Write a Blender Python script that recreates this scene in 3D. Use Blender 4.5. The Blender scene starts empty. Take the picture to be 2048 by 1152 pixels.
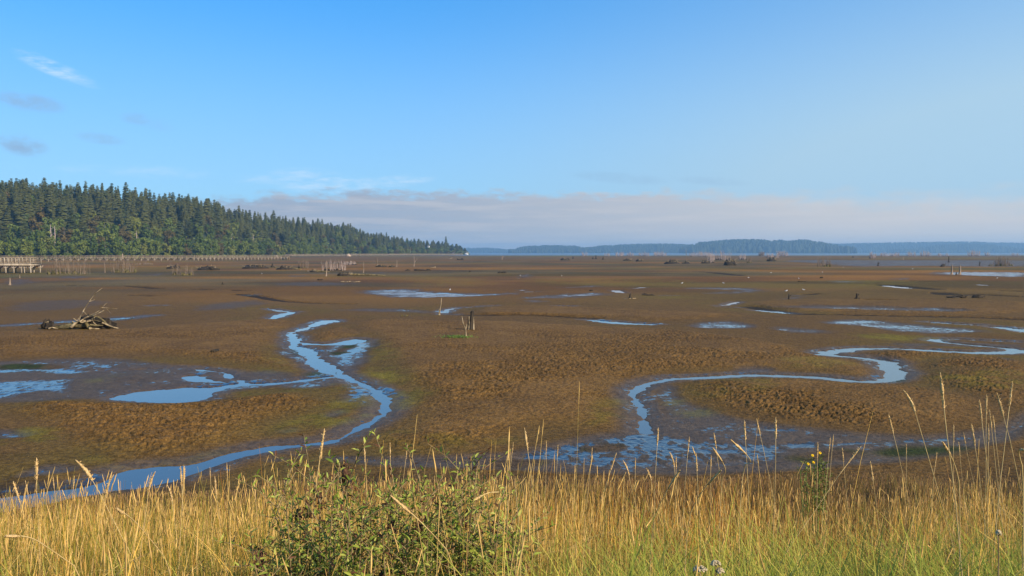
import bpy, math, random
import numpy as np
from mathutils import Vector

random.seed(7)
RNG = np.random.default_rng(7)
SC = bpy.context.scene
COL = SC.collection
R = math.radians

# ------------------------------------------------------------------ camera
F_PX, CX, CY, HOR, CAM_H = 1704.0, 1024.0, 576.0, 505.0, 5.0
TH = math.atan((CY - HOR) / F_PX)
CT, ST = math.cos(TH), math.sin(TH)


def ray(px, py):
    a, b = (px - CX) / F_PX, -(py - CY) / F_PX
    return a, CT + ST * b, -ST + CT * b


def at(px, py, z=0.0):
    """Where the photograph's pixel meets the level z."""
    x, y, d = ray(px, py)
    t = (z - CAM_H) / d
    return x * t, y * t


def at_depth(px, py, Y):
    x, y, d = ray(px, py)
    t = Y / y
    return x * t, Y, CAM_H + d * t


def px_x(px, Y):
    return (px - CX) / F_PX * Y


cam_d = bpy.data.cameras.new('camera')
cam_d.sensor_width = 36.0
cam_d.lens = F_PX / 2048.0 * 36.0
cam_d.clip_start, cam_d.clip_end = 0.1, 20000.0
cam = bpy.data.objects.new('camera', cam_d)
COL.objects.link(cam)
cam.location = (0, 0, CAM_H)
cam.rotation_euler = (R(90) - TH, 0, 0)
SC.camera = cam

# ------------------------------------------------------------------ numpy noise


def _hash(ix, iy, seed):
    n = (ix.astype(np.int64) * 374761393 + iy.astype(np.int64) * 668265263 + seed * 1442695041) & 0xFFFFFFFF
    n = ((n ^ (n >> 13)) * 1274126177) & 0xFFFFFFFF
    n = ((n ^ (n >> 15)) * 2246822519) & 0xFFFFFFFF
    return ((n ^ (n >> 16)) & 0xFFFF) / 65535.0


def vnoise(x, y, seed=0):
    ix, iy = np.floor(x), np.floor(y)
    fx, fy = x - ix, y - iy
    fx = fx * fx * (3 - 2 * fx)
    fy = fy * fy * (3 - 2 * fy)
    a, b = _hash(ix, iy, seed), _hash(ix + 1, iy, seed)
    c, d = _hash(ix, iy + 1, seed), _hash(ix + 1, iy + 1, seed)
    return (a + (b - a) * fx) * (1 - fy) + (c + (d - c) * fx) * fy


def fbm(x, y, seed=0, oct=3, gain=0.5):
    s, a, t = 0.0, 1.0, 0.0
    for k in range(oct):
        c, sn = math.cos(0.7 * k + seed), math.sin(0.7 * k + seed)
        s = s + a * vnoise((x * c - y * sn) * 2 ** k, (x * sn + y * c) * 2 ** k, seed + 17 * k)
        t += a
        a *= gain
    return s / t


def sst(a, b, x):
    t = np.clip((x - a) / (b - a), 0, 1)
    return t * t * (3 - 2 * t)


def chaikin(p, n, closed=True):
    p = np.asarray(p, float)
    for _ in range(n):
        q = np.roll(p, -1, axis=0) if closed else p[1:]
        b = p if closed else p[:-1]
        r = np.empty((len(b) * 2,) + p.shape[1:])
        r[0::2], r[1::2] = b * .75 + q * .25, b * .25 + q * .75
        p = r if closed else np.vstack([p[:1], r, p[-1:]])
    return p


def sdf_poly(X, Y, poly, margin=6.0):
    """Signed distance in metres, negative inside; margin where farther away than that."""
    out = np.full(X.shape, margin)
    lo, hi = poly.min(0) - margin, poly.max(0) + margin
    m = (X > lo[0]) & (X < hi[0]) & (Y > lo[1]) & (Y < hi[1])
    if not m.any():
        return out
    x, y = X[m], Y[m]
    d2 = np.full(x.shape, 1e9)
    ins = np.zeros(x.shape, bool)
    for (ax, ay), (bx, by) in zip(poly, np.roll(poly, -1, axis=0)):
        ex, ey = bx - ax, by - ay
        t = np.clip(((x - ax) * ex + (y - ay) * ey) / (ex * ex + ey * ey + 1e-12), 0, 1)
        d2 = np.minimum(d2, (x - ax - t * ex) ** 2 + (y - ay - t * ey) ** 2)
        c = (ay > y) != (by > y)
        ins ^= c & (x < ex * (y - ay) / (ey if ey else 1e-12) + ax)
    d = np.sqrt(d2)
    out[m] = np.minimum(np.where(ins, -d, d), margin)
    return out


def sdf_line(X, Y, pts, rad, margin=6.0):
    out = np.full(X.shape, margin)
    lo, hi = pts.min(0) - margin, pts.max(0) + margin
    m = (X > lo[0]) & (X < hi[0]) & (Y > lo[1]) & (Y < hi[1])
    if not m.any():
        return out
    x, y = X[m], Y[m]
    d = np.full(x.shape, margin)
    for k in range(len(pts) - 1):
        (ax, ay), (bx, by) = pts[k], pts[k + 1]
        ex, ey = bx - ax, by - ay
        t = np.clip(((x - ax) * ex + (y - ay) * ey) / (ex * ex + ey * ey + 1e-12), 0, 1)
        d = np.minimum(d, np.hypot(x - ax - t * ex, y - ay - t * ey) - (rad[k] + t * (rad[k + 1] - rad[k])))
    out[m] = np.minimum(d, margin)
    return out


def W(pts):
    return np.array([at(*p) for p in pts])


# ------------------------------------------------------------------ the lie of the flat, traced as outlines on the ground
CREEK = [(680, 642), (672, 640), (643, 640), (627, 647), (609, 654), (592, 660.5), (573, 668), (580, 673), (573, 684), (576, 696),
         (605, 709), (613, 727), (623, 737), (640, 745), (660, 751), (672, 757), (695, 764), (721, 774), (740, 787.5), (754, 803), (759, 815), (756, 832),
         (730, 845), (695, 863), (676, 877), (648, 883), (598, 888), (549, 891), (525, 894), (500, 899), (458, 908), (401, 924), (344, 932),
         (275, 936), (229, 946), (216, 963), (153, 976), (76, 986), (0, 997), (-200, 1030), (-200, 1075), (0, 1030), (120, 1003), (229, 984), (317, 972), (344, 963),
         (401, 946), (432, 932), (496, 913), (554, 902), (598, 896), (646, 890), (676, 886), (691, 878), (705, 871), (730, 859), (754, 845),
         (777, 833), (785, 818), (785, 800), (779, 795), (760, 782), (746, 772), (725, 762), (695, 752), (686, 743), (680, 737), (656, 727),
         (645, 719), (637, 705), (627, 699), (602, 694), (596, 691), (605, 684), (600, 674), (586, 668), (594, 664.5), (617, 659), (633, 653),
         (648, 649), (666, 647)]
ARM = [(600, 684), (625, 687.5), (656, 687.5), (684, 684.5), (699, 679.5), (715, 677.5), (736, 680), (732, 686), (711, 689), (676, 691.5), (648, 691), (617, 691), (596, 692)]
POOL = [(467, 768), (438, 774), (409, 776), (370, 775), (342, 778), (293, 781.5), (260, 784.5), (234, 792), (215, 800), (254, 803.5), (303, 806.5),
        (342, 807), (379, 806), (412, 801), (428, 793), (434, 785), (452, 778), (471, 773)]
POOL2 = [(362, 754), (385, 751), (409, 752), (416, 758), (444, 763), (475, 766), (438, 767), (389, 764), (360, 761)]
WATER_POLYS = [CREEK, ARM, POOL, POOL2]
# winding channels: points with a half width in metres
RCREEK = [(2070, 685.5, .5), (1994, 682.6, .45), (1950, 680.5, .4), (1906, 678.5, .45), (1875, 678.5, .5), (1866, 680.5, .55), (1880, 684.5, .5), (1906, 687, .55),
          (1950, 691, .5), (1994, 695, .5), (2024, 699, .7), (2036, 702, .9), (2022, 705.3, 1.0), (1994, 706.5, 1.0), (1950, 706, .9), (1906, 704, .75),
          (1862, 702, .8), (1819, 699, .65), (1775, 697.3, .65), (1731, 697.5, .75), (1687, 700.5, .85), (1657, 705, .9), (1650, 709, .7), (1666, 712, .7),
          (1709, 715, .65), (1742, 719, .7), (1775, 724, .8), (1775, 731, .65), (1784, 740, .7), (1795, 747, .7), (1790, 755, .65), (1768, 762, .6), (1742, 764.5, .45),
          (1709, 764, .45), (1666, 759, .65), (1622, 754.5, .6), (1551, 752, .6), (1505, 751.5, .6), (1454, 754, .6), (1395, 756.5, .5),
          (1356, 758.5, .5), (1327, 761, .5), (1298, 767.5, .45), (1276, 777, .42), (1266, 786, .36), (1268, 798, .33), (1278, 810, .3), (1286, 829, .28),
          (1289, 847, .28), (1290, 866, .4)]
CHANNELS = [
    RCREEK,
    [(668, 754, .3), (633, 758.3, .3), (594, 763.3, .3), (555, 768, .32), (516, 769.8, .4), (477, 770.5, .45), (455, 775, .4)],
    [(215, 743.5, .06), (293, 739.5, .12), (342, 737.6, .16), (389, 738, .16), (416, 742.5, .2), (459, 747, .2), (450, 753, .3), (459, 757, .25), (475, 762, .2), (491, 768, .25)],
    [(886, 626, .5), (890, 622, .4), (905, 617, .35), (940, 615, .3), (988, 611.5, .2)],
    [(884, 629, .25), (905, 629.5, .3)],
    [(1176, 640, .3), (1215, 644.5, .8), (1250, 647.7, 1.0), (1306, 649.5, .5)],
    [(1111, 612.3, .3), (1145, 612.8, .3)],
    [(1040, 580, .5), (1048, 581, .5)], [(1044, 584.5, .6), (1069, 583.5, .6)], [(1231, 581, .7), (1240, 585, .8), (1245, 586, .5)], [(1265, 577, .5), (1287, 575, .5)],
    [(1436, 612.5, .2), (1452, 611, .4), (1466, 607, .5), (1474, 604, .25)], [(1444, 614.5, .25), (1476, 615.5, .25)],
    [(1512, 621, .4), (1540, 623.5, .7), (1584, 627.3, .3)],
    [(1861, 645, .5), (1950, 650, .5)], [(1988, 654, .5), (2020, 657.5, .8), (2070, 665, .9)],
    [(541, 619, .4), (566, 623.5, .45)], [(546, 638, .35), (566, 629.5, .7), (586, 624.5, .5)],
    [(1770, 572, .8), (1815, 576.5, 1.0)], [(1955, 569.4, .8), (1975, 571, .6)], [(868, 545.3, 1.), (892, 545.6, 1.)],
    [(1034, 556.5, 1.2), (1042, 556, 1.)], [(1330, 591.5, .5), (1342, 591.5, .5)], [(505, 590, .6), (495, 591, .5)], [(310, 612, .6), (320, 612, .5)],
    [(1958, 551.7, 1.2), (1972, 551.6, 1.2)], [(2005, 549.7, 1.2), (2025, 550, 1.2)], [(1907, 534.4, 1.5), (1917, 534.4, 1.5)],
]
# dry gullies (no water): points with half widths, depth
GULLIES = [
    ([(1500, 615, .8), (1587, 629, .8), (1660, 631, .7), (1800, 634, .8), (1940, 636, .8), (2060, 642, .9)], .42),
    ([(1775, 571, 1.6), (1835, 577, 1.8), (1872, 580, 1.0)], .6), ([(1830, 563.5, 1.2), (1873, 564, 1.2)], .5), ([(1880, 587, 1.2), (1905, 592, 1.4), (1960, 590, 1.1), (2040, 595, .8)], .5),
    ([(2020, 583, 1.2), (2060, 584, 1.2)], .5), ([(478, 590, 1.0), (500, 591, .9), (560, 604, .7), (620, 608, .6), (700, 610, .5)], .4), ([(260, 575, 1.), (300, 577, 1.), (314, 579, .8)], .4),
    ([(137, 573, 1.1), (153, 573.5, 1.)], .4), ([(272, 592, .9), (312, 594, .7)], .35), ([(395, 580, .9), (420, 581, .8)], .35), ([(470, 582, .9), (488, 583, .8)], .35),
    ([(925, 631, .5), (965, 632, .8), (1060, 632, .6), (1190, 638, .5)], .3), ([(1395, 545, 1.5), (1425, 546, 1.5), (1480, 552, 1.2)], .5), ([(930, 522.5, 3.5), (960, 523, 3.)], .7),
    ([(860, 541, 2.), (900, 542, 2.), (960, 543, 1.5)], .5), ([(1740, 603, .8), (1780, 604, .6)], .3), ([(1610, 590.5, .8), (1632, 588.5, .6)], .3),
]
MOUNDS = [
    [(11, 829), (60, 812), (117, 806), (250, 806), (340, 810), (448, 802), (526, 793), (594, 789), (640, 800), (662, 813), (623, 828), (575, 838), (526, 856), (516, 875), (467, 891),
     (400, 910), (344, 921), (250, 928), (190, 912), (160, 898), (95, 863), (40, 840)],
    [(-60, 665), (200, 667), (400, 650), (540, 640), (600, 646), (568, 668), (566, 684), (545, 700), (548, 712), (575, 722), (610, 737), (560, 742), (470, 736), (380, 722), (280, 710), (200, 713), (100, 717), (-60, 722)],
    [(690, 650), (760, 640), (880, 645), (1000, 645), (1150, 655), (1300, 660), (1420, 670), (1560, 690), (1636, 712), (1700, 724), (1750, 735), (1775, 748), (1740, 757), (1660, 750), (1560, 744),
     (1440, 742), (1360, 747), (1300, 755), (1250, 775), (1240, 800), (1262, 840), (1230, 860), (1100, 858), (1040, 870), (1000, 890), (940, 905), (800, 915), (712, 900), (700, 888), (770, 863), (800, 840),
     (815, 800), (800, 770), (770, 730), (760, 700), (720, 668)],
    [(1369, 765), (1545, 758), (1676, 767), (1808, 772), (1895, 789), (1961, 815), (1992, 833), (1961, 859), (1852, 868), (1786, 866), (1676, 861), (1588, 850), (1501, 837), (1413, 815), (1366, 795), (1362, 773)],
    [(1835, 730), (1900, 716), (2070, 722), (2070, 820), (2010, 822), (1965, 800), (1900, 783), (1830, 768)],
    [(175, 771), (215, 758), (260, 747), (300, 748), (358, 757), (345, 763), (290, 770), (230, 776)],
    [(616, 668), (640, 660), (690, 655), (720, 668), (700, 676), (660, 684), (625, 683), (606, 676)],
    [(932, 630), (960, 617), (1060, 612), (1200, 618), (1400, 628), (1500, 632), (1440, 640), (1300, 645), (1180, 636), (1000, 634)],
    [(1470, 606), (1560, 602), (1700, 600), (1900, 600), (2070, 605), (2070, 630), (1900, 632), (1700, 628), (1600, 626), (1500, 614)],
    [(1690, 716), (1760, 702), (1900, 710), (2060, 716), (1860, 718), (1800, 728), (1740, 716)],
]
# thin wet films over the mud: outline, how much of it stands under water
FILMS = [
    ([(0, 727), (117, 722), (195, 719), (293, 725), (350, 731), (428, 740), (520, 744), (600, 748), (606, 765), (560, 780), (500, 785), (450, 795), (410, 802), (200, 803), (60, 812), (-60, 820), (-60, 727)], .32),
    ([(-60, 740), (0, 738), (55, 736), (125, 738), (166, 744), (195, 744), (137, 754), (117, 752), (78, 749), (0, 752), (-60, 754)], .74),
    ([(-60, 770), (0, 766), (35, 764), (98, 762), (156, 758), (176, 756), (145, 764), (145, 791), (121, 793), (88, 787), (49, 793), (0, 805), (-60, 808)], .9),
    ([(150, 729), (198, 722), (200, 727), (160, 732)], .5),
    ([(320, 750), (360, 745), (420, 748), (440, 760), (360, 768), (300, 782), (250, 785), (330, 765)], .4),
    ([(752, 696), (734, 707), (734, 719), (715, 741), (689, 748), (660, 735), (645, 715), (640, 700), (672, 692), (695, 688), (735, 683)], .72),
    ([(690, 686), (736, 682), (750, 696), (733, 708), (700, 712), (690, 735), (672, 735), (690, 705)], .82),
    ([(577, 693), (570, 700), (556, 706), (562, 714), (590, 722), (614, 730), (625, 735), (620, 715), (604, 700)], .72),
    ([(603, 754), (622, 743), (650, 740), (676, 748), (672, 758), (640, 758), (615, 757)], .7),
    ([(540, 770), (600, 763), (680, 758), (700, 768), (640, 783), (560, 782)], .42),
    ([(675, 800), (700, 788), (735, 788), (748, 798), (720, 808), (680, 810)], .5), ([(640, 835), (680, 822), (705, 826), (680, 838), (650, 842)], .45),
    ([(540, 868), (590, 860), (610, 868), (560, 876)], .35), ([(505, 925), (560, 915), (600, 925), (540, 935)], .3),
    ([(500, 902), (560, 906), (600, 915), (606, 925), (590, 918), (540, 908)], .5),
    ([(-60, 865), (60, 868), (75, 880), (30, 887), (-60, 885)], .5), ([(60, 945), (100, 934), (160, 938), (150, 950), (80, 958), (20, 965)], .5),
    ([(470, 745), (560, 743), (600, 752), (540, 762), (480, 760)], .35),
    ([(640, 916), (767, 920), (900, 922), (980, 920), (1060, 905), (1120, 885), (1200, 870), (1262, 862), (1290, 850), (1310, 830), (1310, 800), (1290, 790), (1330, 768), (1360, 775), (1365, 800),
      (1420, 824), (1500, 847), (1590, 858), (1680, 869), (1790, 876), (1860, 878), (1960, 868), (2000, 850), (2070, 815), (2070, 885), (2000, 900), (1900, 925), (1800, 938), (1700, 945),
      (1600, 955), (1500, 962), (1300, 966), (1100, 960), (960, 950), (800, 950), (640, 932)], .36),
    ([(1000, 925), (1060, 912), (1120, 893), (1200, 878), (1280, 865), (1330, 872), (1420, 890), (1560, 890), (1700, 888), (1800, 882), (1900, 880), (2000, 876), (2060, 835), (2060, 872), (1900, 895), (1750, 898),
      (1600, 908), (1500, 918), (1300, 926), (1150, 920), (1080, 935)], .70),
    ([(1060, 908), (1200, 877), (1290, 866), (1420, 886), (1560, 891), (1620, 915), (1520, 948), (1250, 950), (1080, 942)], .54),
    ([(1230, 925), (1275, 870), (1310, 868), (1330, 890), (1300, 930)], .8), ([(1480, 852), (1560, 858), (1650, 872), (1560, 878), (1480, 868)], .5), ([(760, 921), (900, 922), (1010, 916), (1010, 924), (880, 930), (760, 926)], .75),
    ([(640, 921), (700, 920), (760, 922), (700, 926)], .7), ([(1320, 830), (1345, 822), (1350, 832), (1330, 838)], .6), ([(1920, 900), (1980, 893), (1990, 905), (1920, 915)], .4),
    ([(1450, 748), (1490, 739), (1540, 738), (1560, 746), (1480, 752)], .55), ([(1300, 768), (1320, 755), (1360, 752), (1350, 757), (1315, 765)], .5),
    ([(701, 586), (752, 581), (838, 579.5), (862, 585), (960, 590), (1036, 587), (1036, 590), (960, 595), (872, 597), (787, 598), (752, 593)], .52),
    ([(1050, 601), (1084, 603), (1084, 606), (1060, 606)], .65), ([(1020, 597), (1135, 590), (1180, 586), (1248, 590), (1200, 595), (1080, 600)], .42), ([(1120, 576), (1200, 572), (1200, 575), (1130, 578)], .5),
    ([(1355, 655), (1440, 643), (1500, 650), (1520, 660), (1420, 661)], .55), ([(1520, 655), (1600, 660), (1680, 666), (1640, 672), (1560, 668)], .42),
    ([(1620, 648), (1690, 640.5), (1758, 644), (1861, 654), (1946, 661), (2000, 669), (1895, 671), (1792, 668), (1741, 660), (1690, 653)], .5),
    ([(1530, 617), (1650, 613), (1830, 619), (1980, 625), (1900, 630), (1700, 624), (1560, 620)], .36), ([(1780, 620), (1860, 618), (1950, 624), (1860, 626)], .5),
    ([(-60, 655), (0, 652), (147, 643), (219, 638.5), (307, 631), (345, 632), (290, 639), (219, 646), (147, 648.5), (0, 657), (-60, 660)], .64),
    ([(1840, 690), (1960, 688), (2070, 690), (2040, 700), (1940, 698), (1860, 695)], .3), ([(1900, 690), (1940, 692), (1920, 695)], .5), ([(1990, 720), (2040, 725), (2010, 732)], .4), ([(1760, 690), (1860, 688), (1880, 696), (1780, 695)], .35),
    ([(1540, 522), (1640, 520), (1720, 521), (1800, 521), (1900, 521), (2080, 521), (2080, 535), (1950, 534), (1850, 532), (1750, 534), (1680, 533), (1640, 527)], .36),
    ([(1850, 547), (1900, 544.5), (2080, 545), (2080, 557), (1950, 553), (1860, 550)], .55), ([(1330, 578), (1470, 576), (1540, 580), (1520, 586), (1440, 590), (1400, 588), (1500, 582)], .45),
    ([(1580, 595), (1600, 590), (1612, 595), (1600, 601), (1570, 602)], .4), ([(740, 547), (770, 545), (780, 547), (750, 549)], .5), ([(90, 555), (160, 553), (200, 557), (130, 561)], .35),
    ([(560, 554), (600, 552), (620, 554), (590, 557)], .4), ([(280, 550), (330, 548), (340, 552), (290, 554)], .35), ([(640, 622), (760, 618), (880, 622), (880, 628), (760, 628)], .32), ([(520, 568), (650, 565), (760, 570), (620, 576), (540, 574)], .25),
    ([(1650, 563), (1720, 563), (1740, 566), (1660, 567)], .4), ([(1790, 558), (1812, 557), (1815, 560), (1790, 561)], .6), ([(400, 610), (520, 600), (560, 610), (450, 625), (350, 625)], .25),
    ([(1040, 551), (1060, 548), (1070, 556), (1030, 558)], .45), ([(0, 610), (120, 600), (260, 605), (140, 625), (0, 630)], .22), ([(0, 560), (100, 560), (60, 575), (0, 575)], .28),
]
ALGAE = [  # olive and green growth on the mud: outline, strength
    ([(700, 690), (745, 705), (770, 740), (800, 775), (830, 800), (850, 790), (800, 740), (790, 700), (740, 678)], .55), ([(720, 745), (770, 732), (800, 750), (790, 772), (750, 768)], .9),
    ([(780, 785), (830, 782), (880, 790), (830, 812), (800, 825), (788, 810)], .8), ([(650, 770), (700, 770), (740, 790), (750, 810), (690, 845), (600, 865), (540, 880), (560, 855), (640, 825), (680, 800)], .7),
    ([(560, 872), (600, 858), (640, 850), (700, 836), (740, 828), (700, 848), (640, 862)], 1.0), ([(40, 860), (100, 868), (140, 890), (100, 905), (30, 888)], .8), ([(0, 885), (75, 886), (80, 898), (0, 902)], .9),
    ([(1220, 800), (1250, 798), (1262, 830), (1200, 860), (1150, 850)], .5), ([(1325, 804), (1360, 800), (1362, 812), (1335, 814)], 1.0), ([(1350, 822), (1430, 824), (1430, 838), (1360, 838)], .7),
    ([(1840, 745), (1960, 740), (2070, 760), (2070, 790), (1930, 785), (1860, 765)], .6), ([(1400, 760), (1540, 758), (1560, 790), (1440, 810), (1380, 790)], .45), ([(1560, 720), (1720, 725), (1700, 745), (1560, 742)], .45),
    ([(1680, 668), (1900, 676), (1870, 688), (1740, 682)], .8), ([(560, 690), (545, 700), (560, 725), (600, 740), (540, 742), (525, 705)], .45), ([(430, 740), (540, 735), (600, 742), (540, 750)], .5),
    ([(440, 790), (560, 778), (640, 780), (600, 792), (480, 800)], .6), ([(130, 900), (220, 926), (330, 930), (460, 900), (440, 915), (330, 942), (200, 942)], .45), ([(165, 765), (220, 755), (250, 750), (200, 775)], .6),
    ([(770, 866), (850, 880), (980, 895), (1040, 880), (1010, 905), (900, 915), (760, 895)], .4), ([(930, 505 + 6.5), (1160, 511), (1160, 514.5), (930, 513.5)], .9), ([(690, 512), (900, 512.5), (1040, 515.5), (700, 514)], .8),
    ([(1560, 508.5), (1720, 508.5), (1720, 511), (1560, 510)], .9), ([(1680, 515), (2070, 515), (2070, 519), (1700, 517.5)], .7), ([(0, 524.5), (700, 518.5), (700, 521), (350, 526), (0, 527)], .7), ([(50, 546), (180, 547), (180, 550), (60, 550)], .9),
    ([(1030, 558), (1300, 556), (1420, 565), (1300, 572), (1080, 570)], .5), ([(1660, 560), (1850, 565), (1800, 575), (1680, 572)], .5), ([(780, 555), (960, 555), (1000, 575), (820, 572)], .5), ([(1290, 592), (1420, 594), (1400, 600), (1290, 600)], .5),
    ([(80, 660), (110, 657), (240, 660), (210, 664)], .8), ([(0, 551), (28, 551), (28, 556), (0, 558)], 1.),
]
DARKWEED = [  # dark green weed lying in the shallows
    [(580, 700), (600, 696), (612, 706), (606, 716), (588, 712)], [(655, 705), (700, 690), (712, 692), (700, 705), (670, 715)], [(612, 753), (640, 743), (655, 746), (640, 756)],
    [(1775, 763), (1790, 756), (1808, 763), (1790, 768)], [(1740, 912), (1800, 902), (1900, 900), (1960, 907), (1900, 918), (1780, 922)], [(1560, 925), (1680, 905), (1740, 915), (1640, 935)], [(960, 935), (1060, 925), (1100, 935), (1000, 948)],
    [(0, 736), (40, 732), (140, 735), (120, 741), (0, 744)], [(40, 900), (60, 890), (90, 905), (60, 920), (0, 925), (0, 905)], [(398, 757), (407, 757), (405, 761), (399, 761)], [(735, 700), (752, 697), (760, 705), (742, 707)], [(1150, 900), (1240, 890), (1260, 905), (1180, 912)],
]


def dike(X, Y):
    t = np.clip((Y - 2.3) / 12.2, 0, 1)
    z = 3.3 * (1 - t) ** 1.06
    return z * (0.97 + .06 * fbm(X * .25, Y * .25, 5, 2)) + 0.0


_CH = []
for c in CHANNELS:
    w = chaikin(np.array([at(p[0], p[1]) + (p[2] * (.64 if c is RCREEK else .85),) for p in c]), 2, False)
    _CH.append((w[:, :2], w[:, 2]))
_WP = [chaikin(W(p), 2) for p in WATER_POLYS]
_GU = []
for g, dep in GULLIES:
    w = chaikin(np.array([at(p[0], p[1]) + (p[2],) for p in g]), 2, False)
    _GU.append((w[:, :2], w[:, 2], dep))
_MO = [chaikin(W(p), 2) for p in MOUNDS]
_FI = [(chaikin(W(p), 2), s) for p, s in FILMS]
_AL = [(chaikin(W(p), 2), s) for p, s in ALGAE]
_DW = [chaikin(W(p), 2) for p in DARKWEED]


def lie(X, Y, full=False):
    """Height of the ground; with full=True also the fields that colour it."""
    dist = np.hypot(X, Y)
    rag = (fbm(X * 1.1, Y * 1.1, 3, 3) - .5) * np.clip(dist * .012, .25, 1.2)
    d = np.full(X.shape, 6.0)
    for p in _WP:
        d = np.minimum(d, sdf_poly(X, Y, p))
    for p, r in _CH:
        d = np.minimum(d, sdf_line(X, Y, p, r))
    rag2 = (fbm(X * 3.3, Y * 1.8, 7, 3) - .5) * np.clip(dist * .02, .35, 1.3)
    dw = d + rag * .55 * sst(-1.2, .1, d + .2) + rag2 * .6 * sst(-1.1, -.05, d) * sst(1.2, .2, d)
    mound = np.zeros(X.shape)
    for p in _MO:
        s = sdf_poly(X, Y, p, 8.0) + rag * 1.4
        mound = np.maximum(mound, sst(.5, -1.6, s))
    wet = np.zeros(X.shape)
    for p, s in _FI:
        sc = np.clip((p[:, 1].mean()) * .025, .3, 5)
        e = sdf_poly(X, Y, p, 8.0) + rag * sc * 1.3
        wet = np.maximum(wet, s * sst(sc * .7, -sc * 1.1, e))
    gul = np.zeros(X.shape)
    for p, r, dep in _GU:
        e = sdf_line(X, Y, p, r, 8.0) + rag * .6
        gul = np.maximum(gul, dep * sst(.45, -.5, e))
    far = sst(60, 130, Y)
    big = fbm(X * .035, Y * .035, 11, 3)
    mound = np.maximum(mound, far * sst(.5, .62, fbm(X * .02, Y * .012, 21, 3)) * .6) * sst(.1, 1.4, dw + .3)
    mound *= 1 - .75 * sst(.12, .4, wet)
    z = .045 + .07 * sst(0, 4, dw) + .04 * (big - .4) + .13 * mound
    z = np.where(wet > .1, z * (1 - .5 * sst(.1, .6, wet)) + .008, z)
    z = np.where(dw < .35, np.minimum(z, .015 + .14 * dw), z)
    z = np.where(dw < 0, np.maximum(-.22, .02 + .45 * dw), z)
    z = np.where(dw > .1, np.maximum(z + gul * .12 * sst(.02, .2, gul) * 0 - gul, .014), z)
    dk = dike(X, Y)
    near = sst(17.0, 13.5, Y)
    z = np.maximum(z, 0.0) * (1 - near) + np.minimum(z, 0) * (1 - sst(15.2, 14.2, Y)) + near * .12 + dk
    shore = 1430 + 160 * (fbm(X * .004, Y * 0 + 3.3, 9, 2) - .5)
    z = np.where(Y > shore, z - .5 * sst(0, 40, Y - shore), z)
    if not full:
        return z
    alg = np.zeros(X.shape)
    for p, s in _AL:
        sc = np.clip((p[:, 1].mean()) * .02, .3, 6)
        e = sdf_poly(X, Y, p, 8.0) + rag * sc * 1.8
        alg = np.maximum(alg, s * sst(sc * .9, -sc * .8, e))
    weed = np.zeros(X.shape)
    for p in _DW:
        e = sdf_poly(X, Y, p, 3.0) + rag * 1.2
        weed = np.maximum(weed, sst(.35, -.35, e))
    return z, dict(d=dw, mound=mound, wet=wet, alg=alg, weed=weed, gul=gul, far=far, near=near, big=big)


def gz(x, y):
    return float(lie(np.array([float(x)]), np.array([float(y)]))[0])


def pix(px, py):
    """A point on the ground under a pixel of the photograph (flat part)."""
    x, y = at(px, py, .1)
    return x, y, gz(x, y)


# ------------------------------------------------------------------ objects
def tag(o, label=None, cat=None, group=None, kind=None):
    if label: o['label'] = label
    if cat: o['category'] = cat
    if group: o['group'] = group
    if kind: o['kind'] = kind
    return o


def empty(name, loc, rz=0.0):
    o = bpy.data.objects.new(name, None)
    COL.objects.link(o)
    o.location = loc
    o.rotation_euler = (0, 0, rz)
    o.empty_display_size = .2
    return o


def mesh_np(name, verts, faces, mat, parent=None, attrs=None, smooth=False):
    """faces: one int array (m,4) or (m,3), or a list of such."""
    me = bpy.data.meshes.new(name)
    verts = np.asarray(verts, np.float32)
    fl = faces if isinstance(faces, list) else [faces]
    fl = [np.asarray(f, np.int32) for f in fl if len(f)]
    loops = np.concatenate([f.ravel() for f in fl])
    tot = np.concatenate([np.full(len(f), f.shape[1], np.int32) for f in fl])
    start = np.concatenate([[0], np.cumsum(tot)[:-1]]).astype(np.int32)
    me.vertices.add(len(verts)); me.vertices.foreach_set('co', verts.ravel())
    me.loops.add(len(loops)); me.loops.foreach_set('vertex_index', loops)
    me.polygons.add(len(tot)); me.polygons.foreach_set('loop_start', start)
    if smooth:
        me.polygons.foreach_set('use_smooth', np.ones(len(tot), bool))
    me.update(calc_edges=True)
    for k, v in (attrs or {}).items():
        v = np.asarray(v, np.float32)
        if v.ndim == 2:
            a = me.attributes.new(k, 'FLOAT_COLOR', 'POINT')
            if v.shape[1] == 3:
                v = np.hstack([v, np.ones((len(v), 1), np.float32)])
            a.data.foreach_set('color', v.ravel())
        else:
            a = me.attributes.new(k, 'FLOAT', 'POINT')
            a.data.foreach_set('value', v)
    me.materials.append(mat)
    o = bpy.data.objects.new(name, me)
    COL.objects.link(o)
    if parent: o.parent = parent
    return o


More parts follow.
